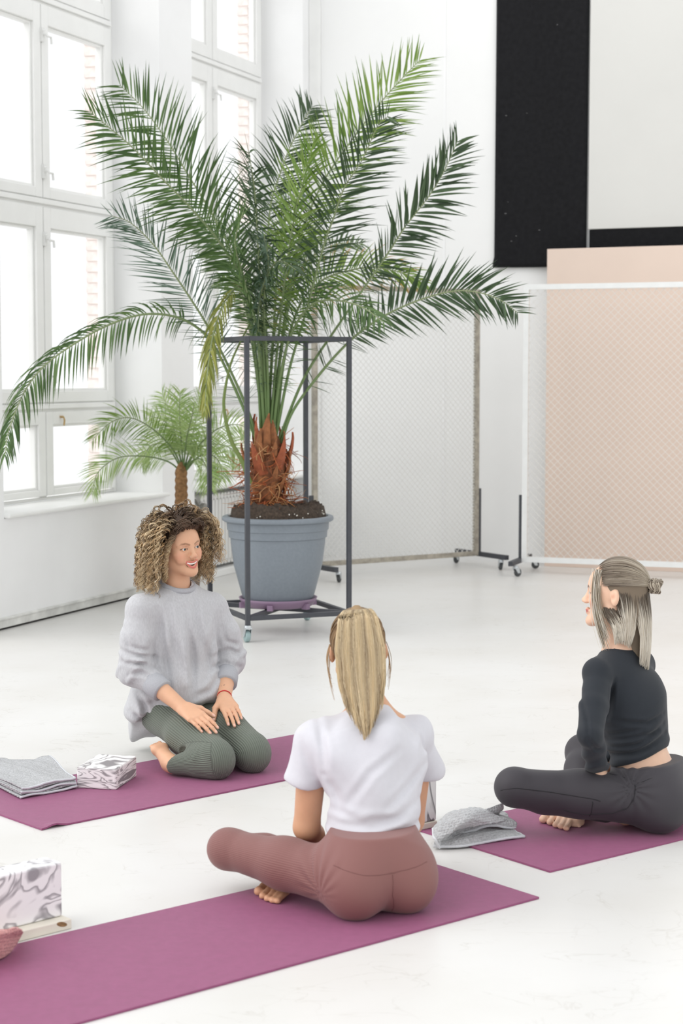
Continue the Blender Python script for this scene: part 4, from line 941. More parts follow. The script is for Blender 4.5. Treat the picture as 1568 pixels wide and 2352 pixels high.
def rib_mat(name, col, pitch=.0065, depth=.35, line=.78):
    """ribbed knit: stripes from the 'rib' attribute (arc length around the limb)"""
    m = mat(name, col, rough=0.62, spec=0.3, sheen=0.15); n, L = m.node_tree.nodes, m.node_tree.links; b = n['Principled BSDF']
    a = n.new('ShaderNodeAttribute'); a.attribute_name = 'rib'; ml = n.new('ShaderNodeMath'); ml.operation = 'MULTIPLY'; ml.inputs[1].default_value = 2 * math.pi / pitch; L.new(a.outputs['Fac'], ml.inputs[0])
    sn = n.new('ShaderNodeMath'); sn.operation = 'SINE'; L.new(ml.outputs[0], sn.inputs[0]); am = n.new('ShaderNodeAttribute'); am.attribute_name = 'ribmask'
    m2 = n.new('ShaderNodeMath'); m2.operation = 'MULTIPLY'; L.new(sn.outputs[0], m2.inputs[0]); L.new(am.outputs['Fac'], m2.inputs[1])
    bp = n.new('ShaderNodeBump'); bp.inputs['Strength'].default_value = depth; bp.inputs['Distance'].default_value = .002; L.new(m2.outputs[0], bp.inputs['Height']); L.new(bp.outputs[0], b.inputs['Normal'])
    mr = n.new('ShaderNodeMapRange'); mr.inputs['From Min'].default_value = -1; mr.inputs['From Max'].default_value = 0.2; mr.inputs['To Min'].default_value = line; mr.inputs['To Max'].default_value = 1; L.new(m2.outputs[0], mr.inputs['Value'])
    mx = n.new('ShaderNodeMix'); mx.data_type = 'RGBA'; mx.blend_type = 'MULTIPLY'; mx.inputs['Factor'].default_value = 1; mx.inputs['A'].default_value = (*col, 1); L.new(mr.outputs[0], mx.inputs['B']); L.new(mx.outputs['Result'], b.inputs['Base Color'])
    return m
def rib_attr(V, chains):
    """arc length around a bent limb; chains of (hip, knee, ankle, lateral axis, radius): stripes run along the thigh, over the knee and under the shin"""
    best = np.full(len(V), 1e9); out = np.zeros(len(V))
    for H, K, A, lat, r_ in chains:
        for a, b, free, other in ((H, K, 1, A), (K, A, 0, H)):
            t = unit(b - a); l_ = unit(lat - t * np.dot(lat, t)); outer = np.cross(t, l_); ko = other - K
            if np.dot(outer, ko) > 0: outer = -outer
            ba = b - a; q = np.clip(((V - a) @ ba) / (ba @ ba), 0, 1); v = V - a - q[:, None] * ba; la = v @ l_; sg = v - la[:, None] * l_; ra = np.linalg.norm(sg, axis=1) * np.where((sg @ outer) >= 0, 1, -1)
            at_knee = (q >= .999) if free else (q <= .001); ra = np.where(at_knee, np.abs(ra), ra); d = np.linalg.norm(v, axis=1); m = d < best; best[m] = d[m]; out[m] = (np.arctan2(la, ra) * r_)[m]
    return out
def ellipsoid_path(W, u0, u1, n, grow=1.0, c=(0, -.012, .032), r=(.0745, .0935, .0855), lift=0.0):
    """points over the skull from local direction u0 to u1"""
    u0, u1 = unit(u0), unit(u1); om = math.acos(max(-1, min(1, float(np.dot(u0, u1))))); t = np.linspace(0, 1, n); s0 = np.sin((1 - t) * om) / max(math.sin(om), 1e-6); s1 = np.sin(t * om) / max(math.sin(om), 1e-6)
    q = u0[None] * s0[:, None] + u1[None] * s1[:, None]; g = grow * (1 + lift * np.sin(t * math.pi)); q = q * np.array(r)[None] * g[:, None] + np.array(c)[None]; return np.array([W(*x) for x in q])
def seat_body(B, J, f, inf=0.0):
    """torso of a seated figure following pelvis, waist, chest, neck"""
    M = frame3(f, UP); B.ell(J['pelvis'], (.145 + inf, .105 + inf, .10 + inf), M, .04); B.cone(J['pelvis'] + v3(0, 0, .03), J['waist'], .118 + inf, .108 + inf, .05, flat=(f, .80))
    B.cone(J['waist'], J['chest'], .108 + inf, .130 + inf, .05, flat=(f, .74)); B.cone(J['chest'], J['neck'] + v3(0, 0, -.06), .130 + inf, .085 + inf, .05, flat=(f, .72)); B.cone(J['shR'], J['shL'], .040 + inf, .040 + inf, .04)
# ------------------------------------------------------------------ kneeling woman in the grey sweatshirt
UP = v3(0, 0, 1)
p1 = empty('person', tuple(fl(440, 1775, MT))); tag(p1, 'kneeling person with curly blond hair, grey sweatshirt and green ribbed leggings', 'person')
F1 = unit(v3(.55, -.835, 0)); L1 = v3(-F1[1], F1[0], 0)
J = dict(kneeR=at(497, 1755, 6.45), kneeL=at(580, 1742, 6.56), pelvis=v3(-.650, 6.88, .205))
J['hipR'] = J['pelvis'] - L1 * .080 + v3(0, 0, -.02); J['hipL'] = J['pelvis'] + L1 * .080 + v3(0, 0, -.02)
J['ankR'] = fl(394, 1757, .05); J['ankL'] = J['kneeL'] - F1 * .36; J['ankR'][2] = .050; J['ankL'][2] = .05
for k_ in ('kneeR', 'kneeL'): J[k_][2] = .072
J['neck'] = at(406, 1347, 6.87); J['shR'] = at(322, 1393, 6.75); J['shL'] = at(490, 1390, 6.95)
J['elR'] = at(314, 1538, 6.74); J['wrR'] = at(420, 1626, 6.60); J['elL'] = at(522, 1518, 6.97); J['wrL'] = at(515, 1605, 6.76)
HC = at(409, 1253, 6.86); HF = unit(v3(.66, -.75, -.02)); HU = unit(v3(-.09, -.06, 1)); HM = frame3(HF, HU)
Bd = Body()
W1 = add_head(Bd, HC, HM, smile=True, neck=J['neck'] + v3(0, 0, -.01), ears=(0, 0), eye=.0056)
ch = J['neck'] + v3(0, .0, -.15); Mt = frame3(F1, UP)
Bd.ell(ch, (.12, .09, .14), Mt, .03).ell(J['pelvis'], (.13, .10, .11), Mt, .04).cone(ch, J['pelvis'], .09, .095, .04).cone(J['shR'], J['shL'], .038, .038, .03)
for s_ in 'RL':
    fd_ = unit(J['wr' + s_] - J['el' + s_]); m1 = J['el' + s_] + fd_ * .080; m2 = m1 + fd_ * .030; Bd.cone(J['sh' + s_], J['el' + s_], .034, .026, .02); Bd.cone(J['el' + s_], m1, .024, .030, .012); Bd.cone(m1, m2, .030, .037, .012); Bd.cone(m2, J['wr' + s_], .037, .0255, .02)
legs(Bd, J, -.008)
dR = unit(at(494, 1682, 6.47) - J['wrR']); tR = add_hand(Bd, J['wrR'], unit(dR + v3(0, 0, .05)), unit(v3(-.18, -.45, 1)), v3(.5, .8, .3), curl=.17, spread=.05, sc=1.02)
dL = unit(at(550, 1664, 6.56) - J['wrL']); tL = add_hand(Bd, J['wrL'], dL, unit(v3(.10, -.60, .80)), v3(-1, -.35, -.3), curl=.16, spread=.16, sc=1.02)
add_foot(Bd, J['ankR'] + L1 * .012 - F1 * .030 + v3(0, 0, -.002), -F1 + v3(0, 0, -.03), v3(0, 0, -1), L1, .80, -.005); add_foot(Bd, J['ankL'], -F1 - L1 * .25 + v3(0, 0, -.03), v3(0, 0, -1), -L1, .86, .012)
Bd.plane((0, 0, MT + .001), -UP); V, F = Bd.mesh(.0029)
C = np.tile(SKIN, (len(V), 1)); lip = rgb(206, 112, 104)
up = [W1(x, .094 - 13 * x * x, -.0565 + 7.5 * x * x) for x in np.linspace(-.026, .026, 11)]; lw = [W1(x, .0945 - 14 * x * x, -.0785 + 30 * x * x) for x in np.linspace(-.026, .026, 11)]
for s_ in (-1, 1): paint(C, V, [W1(s_ * .047, .072, -.030)], .030, rgb(222, 148, 124), .95, .55)
paint(C, V, [W1(0, .118, -.032)], .016, rgb(216, 148, 124), .9, .5)
paint(C, V, up, .0040, lip, .5); paint(C, V, lw, .0056, lip, .45); paint(C, V, [W1(-.014, .068, -.067), W1(.014, .068, -.067)], .012, rgb(96, 34, 36), .3)
for s_ in (-1, 1):
    paint(C, V, [W1(s_ * .013, .096, .0135), W1(s_ * .028, .092, .0200), W1(s_ * .042, .080, .0190), W1(s_ * .053, .066, .011)], .0048, rgb(136, 96, 70), .7, .85)
    paint(C, V, [W1(s_ * .0175, .084, -.003), W1(s_ * .024, .0885, .0020), W1(s_ * .0315, .0895, .0028), W1(s_ * .040, .086, .0015), W1(s_ * .0475, .078, -.002)], .0030, rgb(52, 36, 32), .6, .95)
    paint(C, V, [W1(s_ * .019, .085, -.0065), W1(s_ * .0315, .089, -.0085), W1(s_ * .044, .080, -.0055)], .0022, rgb(120, 78, 64), .8, .7)
    paint(C, V, [W1(s_ * .024, .0885, .0075), W1(s_ * .040, .084, .0075)], .006, rgb(186, 128, 104), .9, .6)
    paint(C, V, [W1(s_ * .006, .108, -.0425)], .0042, rgb(128, 70, 58), .5, .8)
for T_ in (tR, tL):
    for tip, dd, nn in T_: paint(C, V, [tip + nn * .006 - dd * .002, tip + nn * .006 + dd * .005], .0055, rgb(236, 190, 176), .3, .9)
for tip, dd, nn in tR + tL: paint(C, V, [tip - dd * .03], .012, rgb(212, 150, 120), .9, .5)
# fine line tattoo on the left forearm
fd = unit(J['wrL'] - J['elL']); tp = J['wrL'] - fd * .060 + v3(-.012, -.024, .012); ts = unit(v3(.75, 0, .65))
paint(C, V, [tp - ts * .022, tp + ts * .018, tp + ts * .024 + v3(.003, 0, .004)], .0020, rgb(84, 70, 68), .5, .95)
for q, sg in ((-.016, 1), (-.008, -1), (.0, 1), (.010, -1)): paint(C, V, [tp + ts * q, tp + ts * (q + .004) + v3(-.005 * sg, 0, .006 * sg)], .0018, rgb(84, 70, 68), .5, .9)
body1 = mesh_obj('body', V, F, M_skin, p1, True, True, colors=C)
eyes(p1, W1, HM, unit(HF + v3(.25, .05, .0)))
tth = [W1(x, .0850 - 11 * x * x, -.0630 + 9 * x * x) for x in np.linspace(-.024, .024, 13)]
MB().tube(tth, [.0032] + [.0056] * 11 + [.0032], 8).build('teeth', mat('teeth', rgb(246, 243, 238), rough=0.25), p1, True, True)
MB().lathe([(0, .0016), (.0013, .0008), (.0016, 0), (0, -.001)], 10).build('nose_stud', mat('silver', rgb(220, 220, 225), rough=0.2, metal=1.0), p1, True).location = Vector(W1(-.0195, .102, -.033)) - p1.location

# leggings
Lg = Body(); legs(Lg, J, .002, .03); Lg.ell(J['pelvis'] + v3(0, 0, -.02), (.135, .11, .12), Mt, .05)
for s_ in 'RL':
    K_, A_, H_ = J['knee' + s_], J['ank' + s_], J['hip' + s_]; Lg.ell(K_ + F1 * .004 + v3(0, 0, .0), (.060, .060, .064), Mt, .03); Lg.cone(K_ + v3(0, 0, .022) - F1 * .02, H_ * .5 + K_ * .5 + v3(0, 0, .010), .060, .077, .04)
ck = J['kneeR'] * .74 + J['ankR'] * .26 - L1 * .045 + v3(0, 0, .025)
def knee_folds(X):
    q = X - ck.astype(np.float32); w_ = np.clip(1.2 - np.linalg.norm(q / np.array([.055, .055, .040], np.float32), axis=1), 0, 1); return .0035 * np.sin((q @ (F1 * .75 + UP * .9).astype(np.float32)) * 480) * w_
Lg.disp.append(knee_folds)
Lg.plane(J['ankR'] + F1 * .015, -F1, .004, .085); Lg.plane((0, 0, MT + .0005), -UP); V, F = Lg.mesh(.0045)
chains = [(J['hip' + s_], J['knee' + s_], J['ank' + s_], L1, .072) for s_ in 'RL']
mask = 1 - np.clip((.17 - (V - J['pelvis']) @ F1 + ((V - J['pelvis']) @ UP) * -.3) / .01, 0, 1) * (((V - J['hipR']) @ L1) > .02)
M_green = rib_mat('green_ribbed_knit', rgb(110, 117, 106), pitch=.0078, depth=.6, line=.70)
leg1 = mesh_obj('leggings', V, F, M_green, p1, True, True, attrs={'rib': rib_attr(V, chains), 'ribmask': mask}); leg1['label'] = 'grey-green ribbed leggings'
# sweatshirt
Sw = Body(); pv = J['pelvis']; nk = J['neck']; TM = frame3(unit(F1 + v3(.12, -.1, 0)), UP)
Sw.cone(nk + v3(0, .01, -.085), nk + v3(0, .005, -.19), .120, .150, .04, flat=(F1, .78)); Sw.cone(J['shR'] + v3(0, 0, -.025), J['shL'] + v3(0, 0, -.025), .050, .050, .05)
Sw.cone(nk + v3(0, 0, -.068) - F1 * .012, J['shR'] + v3(0, 0, .0), .054, .048, .05); Sw.cone(nk + v3(0, 0, -.068) - F1 * .012, J['shL'] + v3(0, 0, .0), .054, .048, .05)
Sw.cone(nk + v3(0, .005, -.19), pv + v3(.0, 0, .05), .150, .170, .06, flat=(F1, .84)); Sw.cone(pv + v3(.0, 0, .05), pv - F1 * .02 + v3(-.01, .0, -.06), .170, .160, .05, flat=(F1, .88))
Sw.ell(pv + F1 * .095 + L1 * .02 + v3(0, 0, .055), (.135, .075, .095), Mt, .05)          # front drape over the lap
Sw.cone(pv - F1 * .085 - L1 * .02 + v3(0, 0, .10), pv - F1 * .105 - L1 * .045 + v3(0, 0, -.10), .10, .115, .06)          # back and hem behind
ax_l, ax_u = L1.astype(np.float32), UP.astype(np.float32)
for s_, c0 in (('R', J['shR']), ('L', J['shL'])):
    e_, w_ = J['el' + s_], J['wr' + s_]; fd_ = unit(w_ - e_); out_ = -L1 if s_ == 'R' else L1
    mdl = c0 * .5 + e_ * .5 + out_ * .010 + F1 * .008
    Sw.cone(c0 + v3(0, 0, -.012), mdl, .052, .066, .012); Sw.cone(mdl, e_ + out_ * .008, .066, .066, .012)
    cu = e_ + fd_ * (.066 if s_ == 'R' else .060); Sw.cone(e_ + out_ * .008, cu, .064, .050, .012)
    ud = unit(e_ - c0)
    for q, (pp, ax_, r_) in enumerate([(e_ - ud * .050 + out_ * .010, unit(ud + out_ * .2), .066), (e_ - ud * .012 + out_ * .010, unit(ud + fd_ * .5), .069), (e_ + fd_ * .024, unit(ud * .5 + fd_), .061)]):
        x_ = unit(np.cross(ax_, UP + out_)); y_ = np.cross(ax_, x_); ring_ = []
        for a in np.linspace(0, 2 * math.pi, 15): ring_.append(pp + (x_ * math.cos(a) + y_ * math.sin(a)) * (r_ * (.90 + .07 * math.sin(2 * a + q * 2))) + ax_ * .014 * math.sin(a * 2 + q * 1.7))
        Sw.chain(ring_, [.012] * 15, .008)
    Sw.chain([cu - fd_ * .002, cu + fd_ * .045], [.046, .044], .003)
Sw.chain([nk + TM[0] * .069 * math.cos(a) + TM[1] * .070 * math.sin(a) + v3(0, 0, -.012 - .026 * math.sin(a)) for a in np.linspace(0, 2 * math.pi, 25)], [.0115] * 25, .004)    # collar
Sw.cone(nk + TM[1] * .008 + v3(0, 0, -.022), nk + v3(.0, .0, .08), .052, .064, .004, '-')
Sw.ell(J['hipR'] - L1 * .012 - F1 * .03 + v3(0, 0, -.01), (.112, .135, .125), Mt, .04); Sw.ell(J['hipL'] + L1 * .012 - F1 * .03 + v3(0, 0, -.01), (.105, .135, .12), Mt, .04)
Sw.plane(pv - F1 * .16 + v3(0, 0, -.150), unit(F1 * .56 + v3(0, 0, -1)), .010)
pcx = (pv + v3(0, 0, .22)).astype(np.float32); nkf = nk.astype(np.float32)
arm_segs = [(J['sh' + s_].astype(np.float32), J['el' + s_].astype(np.float32), J['wr' + s_].astype(np.float32)) for s_ in 'RL']
def arm_clear(X):
    d = np.full(len(X), 9.0, np.float32)
    for a, b, c_ in arm_segs:
        for p, q in ((a, b), (b, c_)):
            ba = q - p; t = np.clip(((X - p) @ ba) / float(ba @ ba), 0, 1); d = np.minimum(d, np.linalg.norm(X - p - t[:, None] * ba, axis=1))
    return np.clip((d - .068) / .03, 0, 1)
def drape(X):
    q = X - pcx; a = q @ ax_l; z = q @ ax_u; g = np.clip((.26 - z) / .3, .15, 1) 
    fan = np.arctan2(a, np.maximum(.62 - z, .05))       # folds fan out from the neck
    o_ = .0110 * g * (np.sin(fan * 26 + 1.0 * np.sin(z * 8) + .9) + .7 * np.sin(fan * 47 - z * 7 + 2))
    low = np.clip((-.13 - z) / .08, 0, 1); return (o_ + .0035 * np.sin(z * 42 + a * 16) * low) * arm_clear(X)
Sw.disp.append(drape)
Sw.disp.append(creases([[(384, 1378), (398, 1470), (425, 1560)], [(440, 1362), (455, 1450), (478, 1545)], [(424, 1400), (438, 1500), (446, 1605)], [(502, 1388), (498, 1430), (482, 1485), (470, 1525)], [(362, 1400), (376, 1500), (392, 1590)], [(308, 1590), (330, 1625), (342, 1690)], [(296, 1640), (330, 1660), (380, 1648)], [(450, 1600), (480, 1590), (498, 1560)]], 6.72, .0085, .011))
Sw.disp.append(creases([[(268, 1488), (318, 1500), (360, 1512)], [(280, 1520), (325, 1518), (352, 1532)], [(300, 1545), (330, 1540), (352, 1550)], [(285, 1440), (300, 1480), (340, 1490)]], 6.72, .007, .008)); Sw.disp.append(creases([[(494, 1500), (528, 1490), (548, 1502)], [(490, 1526), (520, 1520), (545, 1532)], [(512, 1440), (520, 1470), (545, 1480)]], 6.92, .007, .008))
V, F = Sw.mesh(.0046, smooth=2)
M_grey = mat('grey_melange', rgb(191, 191, 194), rough=0.9, spec=0.15, noise=0.10, nscale=170, bump=0.25, bscale=320, sheen=0.2, stretch=(1, 1, .4))
sw1 = mesh_obj('sweatshirt', V, F, M_grey, p1, True, True); sw1['label'] = 'heather grey oversized sweatshirt with pushed-up sleeves'
M_ribbing = mat('grey_ribbing', rgb(178, 179, 184), rough=0.9, spec=0.15, noise=0.08, nscale=260, bump=0.4, bscale=420)
MB().tube([nk + TM[0] * .0655 * math.cos(a) + TM[1] * .068 * math.sin(a) + v3(0, 0, .012 - .024 * math.sin(a)) for a in np.linspace(0, 2 * math.pi, 41)], .0115, 10).build('collar', M_ribbing, sw1, True, True)
for s_, o0 in (('R', .066), ('L', .060)):
    fd_ = unit(J['wr' + s_] - J['el' + s_]); cu = J['el' + s_] + fd_ * o0; MB().tube([cu + fd_ * .016, cu + fd_ * .024, cu + fd_ * .044, cu + fd_ * .084, cu + fd_ * .088], [.044, .0475, .0485, .0465, .042], 28).build('cuff', M_ribbing, sw1, True, True)
wc = J['wrL'] - fd * .010; x_ = unit(np.cross(fd, UP)); y_ = np.cross(fd, x_)
MB().tube([wc + (x_ * math.cos(a) + y_ * math.sin(a)) * .0285 + fd * .006 * math.sin(a) for a in np.linspace(0, 2 * math.pi, 25)], .0022, 6).build('bracelet', mat('red_thread', rgb(196, 40, 44), rough=0.7), p1, True, True)
# curly hair
hr = np.random.default_rng(21)
def curly(n_lock, per, Nn=40):
    polys, rads, cols = [], [], []; dark, mid_, light = np.array(rgb(88, 68, 52)), np.array(rgb(184, 150, 106)), np.array(rgb(238, 216, 178)); nl = 0
    while nl < n_lock:
        u = hr.normal(0, 1, 3); u /= np.linalg.norm(u)
        if u[2] < -.35 or (u[1] > .40 and u[2] < .50) or u[1] > .83: continue
        front = u[1] > .42
        p = HC + (u * np.array([.074, .092, .085]) + np.array([0, -.012, .030])) @ HM; nrm = u @ HM; zl = u[2] * .085 + .03
        L_ = (zl + .150) * 1.08 + .035 + hr.uniform(-.03, .02); sgn = np.sign(u[0]) if abs(u[0]) > .1 else hr.choice([-1, 1])
        d_ = unit(nrm * (.35 if front else .60) + HM[0] * sgn * (1.6 if front else .5) + hr.normal(0, .16, 3)); path = [p]; stp = L_ / Nn; flare = hr.uniform(0, 1)
        for j in range(Nn - 1):
            g = min(1.0, j / Nn * 4.0) if not front else min(1.0, max(0, j / Nn * 4.0 - .75)); d_ = unit(d_ * .84 + v3(0, 0, -1) * .26 * g + HM[0] * sgn * .035 * flare); p = p + d_ * stp
            q = (p - HC) @ HM.T - np.array([0, -.012, .018]); ro = np.array([.082 + .026 * flare * min(1, max(0, (.06 - q[2]) / .1)), .100 + .016 * flare, .090 + .010 * flare]); e_ = q / ro; m_ = np.linalg.norm(e_)
            if m_ < 1: p = p + ((e_ / max(m_, 1e-6) * ro - q) @ HM) * .5
            path.append(p)
        path = np.array(path); q = (path - HC) @ HM.T
        if ((q[:, 1] > .035) & (np.abs(q[:, 0]) < .062) & (q[:, 2] < .062) & (q[:, 2] > -.16)).any(): continue
        if ((q[:, 1] > .078) & (q[:, 2] < .064)).any(): continue
        t = np.linspace(0, 1, Nn); fr = L_ / hr.uniform(.034, .052); ph = hr.uniform(0, 6.28); am = np.minimum(t * 5, 1) * hr.uniform(.0050, .0095)
        T_ = np.gradient(path, axis=0); T_ /= np.linalg.norm(T_, axis=1, keepdims=True); X_ = np.cross(T_, HM[1]); X_ /= np.maximum(np.linalg.norm(X_, axis=1, keepdims=True), 1e-6); Y_ = np.cross(T_, X_)
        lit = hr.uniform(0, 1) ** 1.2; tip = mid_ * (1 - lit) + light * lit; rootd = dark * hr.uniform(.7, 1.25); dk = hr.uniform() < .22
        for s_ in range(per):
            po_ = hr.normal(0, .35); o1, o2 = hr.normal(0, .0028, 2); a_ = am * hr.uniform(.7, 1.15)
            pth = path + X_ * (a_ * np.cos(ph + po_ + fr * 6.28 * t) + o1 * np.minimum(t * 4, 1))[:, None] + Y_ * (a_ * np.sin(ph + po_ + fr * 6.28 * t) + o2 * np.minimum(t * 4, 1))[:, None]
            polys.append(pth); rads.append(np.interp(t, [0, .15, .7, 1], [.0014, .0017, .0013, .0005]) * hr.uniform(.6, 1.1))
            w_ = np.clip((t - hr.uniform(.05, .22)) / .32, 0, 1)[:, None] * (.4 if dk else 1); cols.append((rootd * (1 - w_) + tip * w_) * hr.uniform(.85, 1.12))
        nl += 1
    return np.array(polys), np.array(rads), np.array(cols)
P_, R_, C_ = curly(470, 4)
fp, fr_, fc_ = [], [], []
for k in range(74):      # fringe swept from the parting to both sides
    x0 = hr.uniform(-.050, .052); sgn = -1 if x0 < .004 else 1; z0 = .074 - 5.0 * x0 * x0 + hr.uniform(-.002, .012); lf_ = hr.uniform(.8, 1.25); spread = hr.uniform(-.006, .010)
    cp = [(x0, .082 - 6 * x0 * x0, z0), (x0 + sgn * .006, .094 - 6 * x0 * x0, z0 + .020 * lf_), (x0 * .6 + sgn * .036, .088, z0 + .018 * lf_), (sgn * (.070 + spread * .4), .066, .052), (sgn * (.086 + spread), .044, .0), (sgn * (.092 + spread), .030, -.05 * lf_), (sgn * (.094 + spread), .026, -.105 * lf_)]
    base_, Lf = resample([np.array(W1(*c_)) for c_ in cp], 40); t = np.linspace(0, 1, 40); T_ = np.gradient(base_, axis=0); T_ /= np.linalg.norm(T_, axis=1, keepdims=True); X_ = np.cross(T_, HM[1]); X_ /= np.maximum(np.linalg.norm(X_, axis=1, keepdims=True), 1e-6); Y_ = np.cross(T_, X_)
    ph = hr.uniform(0, 6.28); am = np.interp(t, [0, .15, .4, 1], [0, .002, .005, .007]); n_ = Lf / hr.uniform(.036, .05); lit = hr.uniform(0, 1); tip = np.array(rgb(184, 150, 106)) * (1 - lit) + np.array(rgb(238, 216, 178)) * lit
    for q in range(4):
        o1, o2 = hr.normal(0, .003, 2); po_ = hr.normal(0, .35); fp.append(base_ + X_ * (am * np.cos(ph + po_ + n_ * 6.28 * t) + o1)[:, None] + Y_ * (am * np.sin(ph + po_ + n_ * 6.28 * t) + o2)[:, None]); fr_.append(np.interp(t, [0, .1, .7, 1], [.001, .0017, .0013, .0005])); w_ = np.clip((t - .30) / .35, 0, 1)[:, None]; fc_.append((np.array(rgb(88, 68, 52)) * hr.uniform(.8, 1.3) * (1 - w_) + tip * w_) * hr.uniform(.85, 1.1))
P_, R_, C_ = np.concatenate([P_, np.array(fp)]), np.concatenate([R_, np.array(fr_)]), np.concatenate([C_, np.array(fc_)])
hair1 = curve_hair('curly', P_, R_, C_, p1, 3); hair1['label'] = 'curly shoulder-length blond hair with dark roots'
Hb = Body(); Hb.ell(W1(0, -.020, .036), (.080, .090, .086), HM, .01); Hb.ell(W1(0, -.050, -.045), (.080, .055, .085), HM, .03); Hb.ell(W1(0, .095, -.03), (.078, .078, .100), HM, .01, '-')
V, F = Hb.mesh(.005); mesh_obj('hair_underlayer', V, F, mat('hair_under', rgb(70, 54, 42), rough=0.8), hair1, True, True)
# ------------------------------------------------------------------ woman in the white t-shirt, seen from behind
p2 = empty('person', tuple(fl(880, 2080, MT))); tag(p2, 'seated person seen from behind in white t-shirt and mauve brown leggings with blond ponytail', 'person')
f2 = unit(v3(-.40, .917, 0)); l2 = v3(-f2[1], f2[0], 0); M2 = frame3(f2, UP)
J = dict(pelvis=v3(.090, 4.845, .104), waist=at(860, 1912, 4.93), chest=at(851, 1745, 4.98), neck=at(850, 1626, 5.05))
J['hipL'] = J['pelvis'] + l2 * .088; J['hipR'] = J['pelvis'] - l2 * .088; J['kneeL'] = at(524, 1950, 5.04); J['kneeR'] = v3(.17, 5.26, .12); J['ankL'] = v3(.0, 5.15, .055); J['ankR'] = v3(-.10, 5.14, .055)
J['shL'] = at(722, 1692, 4.98); J['shR'] = at(964, 1682, 5.12); J['elL'] = at(704, 1900, 5.0); J['wrL'] = at(740, 1960, 5.16); J['elR'] = at(944, 1885, 5.20); J['wrR'] = at(915, 1930, 5.38)
Bd = Body(); HC2 = at(822, 1492, 5.10); HM2 = frame3(unit(v3(-.03, .99, -.10)), unit(v3(-.06, .10, 1)))
W2 = add_head(Bd, HC2, HM2, neck=J['neck'] + v3(0, 0, -.02)); seat_body(Bd, J, f2, -.028)
for s_ in 'RL':
    Bd.cone(J['sh' + s_] + v3(0, 0, -.008), J['el' + s_], .033, .033, .02); Bd.cone(J['sh' + s_] * .55 + J['el' + s_] * .45, J['el' + s_], .041, .034, .02); m_ = J['el' + s_] * .7 + J['wr' + s_] * .3; Bd.cone(J['el' + s_], m_, .034, .036, .02); Bd.cone(m_, J['wr' + s_], .036, .024, .02)
Bd.cone(J['neck'] + v3(0, 0, -.015), J['shL'] + v3(0, 0, -.012), .045, .030, .03); Bd.cone(J['neck'] + v3(0, 0, -.015), J['shR'] + v3(0, 0, -.012), .045, .030, .03)
legs(Bd, J, -.008)
add_hand(Bd, J['wrL'], unit(v3(.6, .7, -.25)), v3(-.4, .1, 1), v3(.5, .6, .2), curl=.4); add_hand(Bd, J['wrR'], unit(v3(-.7, .5, -.2)), v3(.2, .1, 1), v3(-.4, .8, .2), curl=.4)
add_foot(Bd, v3(-.13, 5.16, .060), unit(v3(-.58, -.78, -.10)), unit(v3(-.5, .45, .7)), unit(v3(-.8, .5, .3)), .98); add_foot(Bd, J['ankL'], v3(.8, .3, -.1), v3(0, .5, 1), v3(0, 1, 0), .95)
for q, (tx, ty, r_) in enumerate([(594, 2047, .0140), (603, 2058, .0108), (614, 2064, .0104), (626, 2068, .0100), (637, 2070, .0094)]):
    t0 = fl(tx, ty, .004 + r_); Bd.ell(t0, (r_, r_ * 1.2, r_), None, .003); Bd.cone(t0, t0 + v3(.03, .07, .012), r_ * .8, r_ * 1.1, .006)
Bd.plane((0, 0, MT + .001), -UP)
V, F = Bd.mesh(.0040); C = np.tile(SKIN * np.array([.90, .86, .82]), (len(V), 1))
mesh_obj('body', V, F, M_skin, p2, True, True, colors=C)
Lg = Body(); legs(Lg, J, .000, .035)
for sg in (1, -1): Lg.ell(J['pelvis'] + l2 * .078 * sg - f2 * .044 + v3(0, 0, -.004), (.094, .100, .104), M2, .014 if sg == -1 else .03)
Lg.ell(J['pelvis'] + v3(0, 0, .03), (.160, .115, .10), M2, .05); Lg.cone(J['pelvis'] + v3(0, 0, .06), J['waist'] + v3(0, 0, .05), .142, .117, .05, flat=(f2, .80)); Lg.plane(J['waist'] + v3(0, 0, .030), UP, .004, .25); Lg.plane((0, 0, MT + .0005), -UP)
hc = (J['hipL'] + l2 * .07 + v3(0, 0, .03)).astype(np.float32); tdir = unit(J['kneeL'] - J['hipL']).astype(np.float32)
def hip_folds(X):
    q = X - hc; w_ = np.clip(1.15 - np.linalg.norm(q / np.array([.09, .10, .10], np.float32), axis=1), 0, 1); ang = np.arctan2(q @ UP.astype(np.float32) + .06, q @ tdir + .02); return .0045 * np.sin(ang * 15) * w_
Lg.disp.append(hip_folds)
V, F = Lg.mesh(.0045)
mask = (((V - J['hipL']) @ tdir) > .045 + .25 * (V[:, 2] - .12)).astype(float) * .6
leg2 = mesh_obj('leggings', V, F, rib_mat('mauve_knit', rgb(134, 92, 88), pitch=.0062, depth=.3, line=.88), p2, True, True, attrs={'rib': rib_attr(V, [(J['hip' + s_], J['knee' + s_], J['ank' + s_], UP, .072) for s_ in 'LR']), 'ribmask': mask}); leg2['label'] = 'mauve brown high-waisted leggings'
LV2 = V
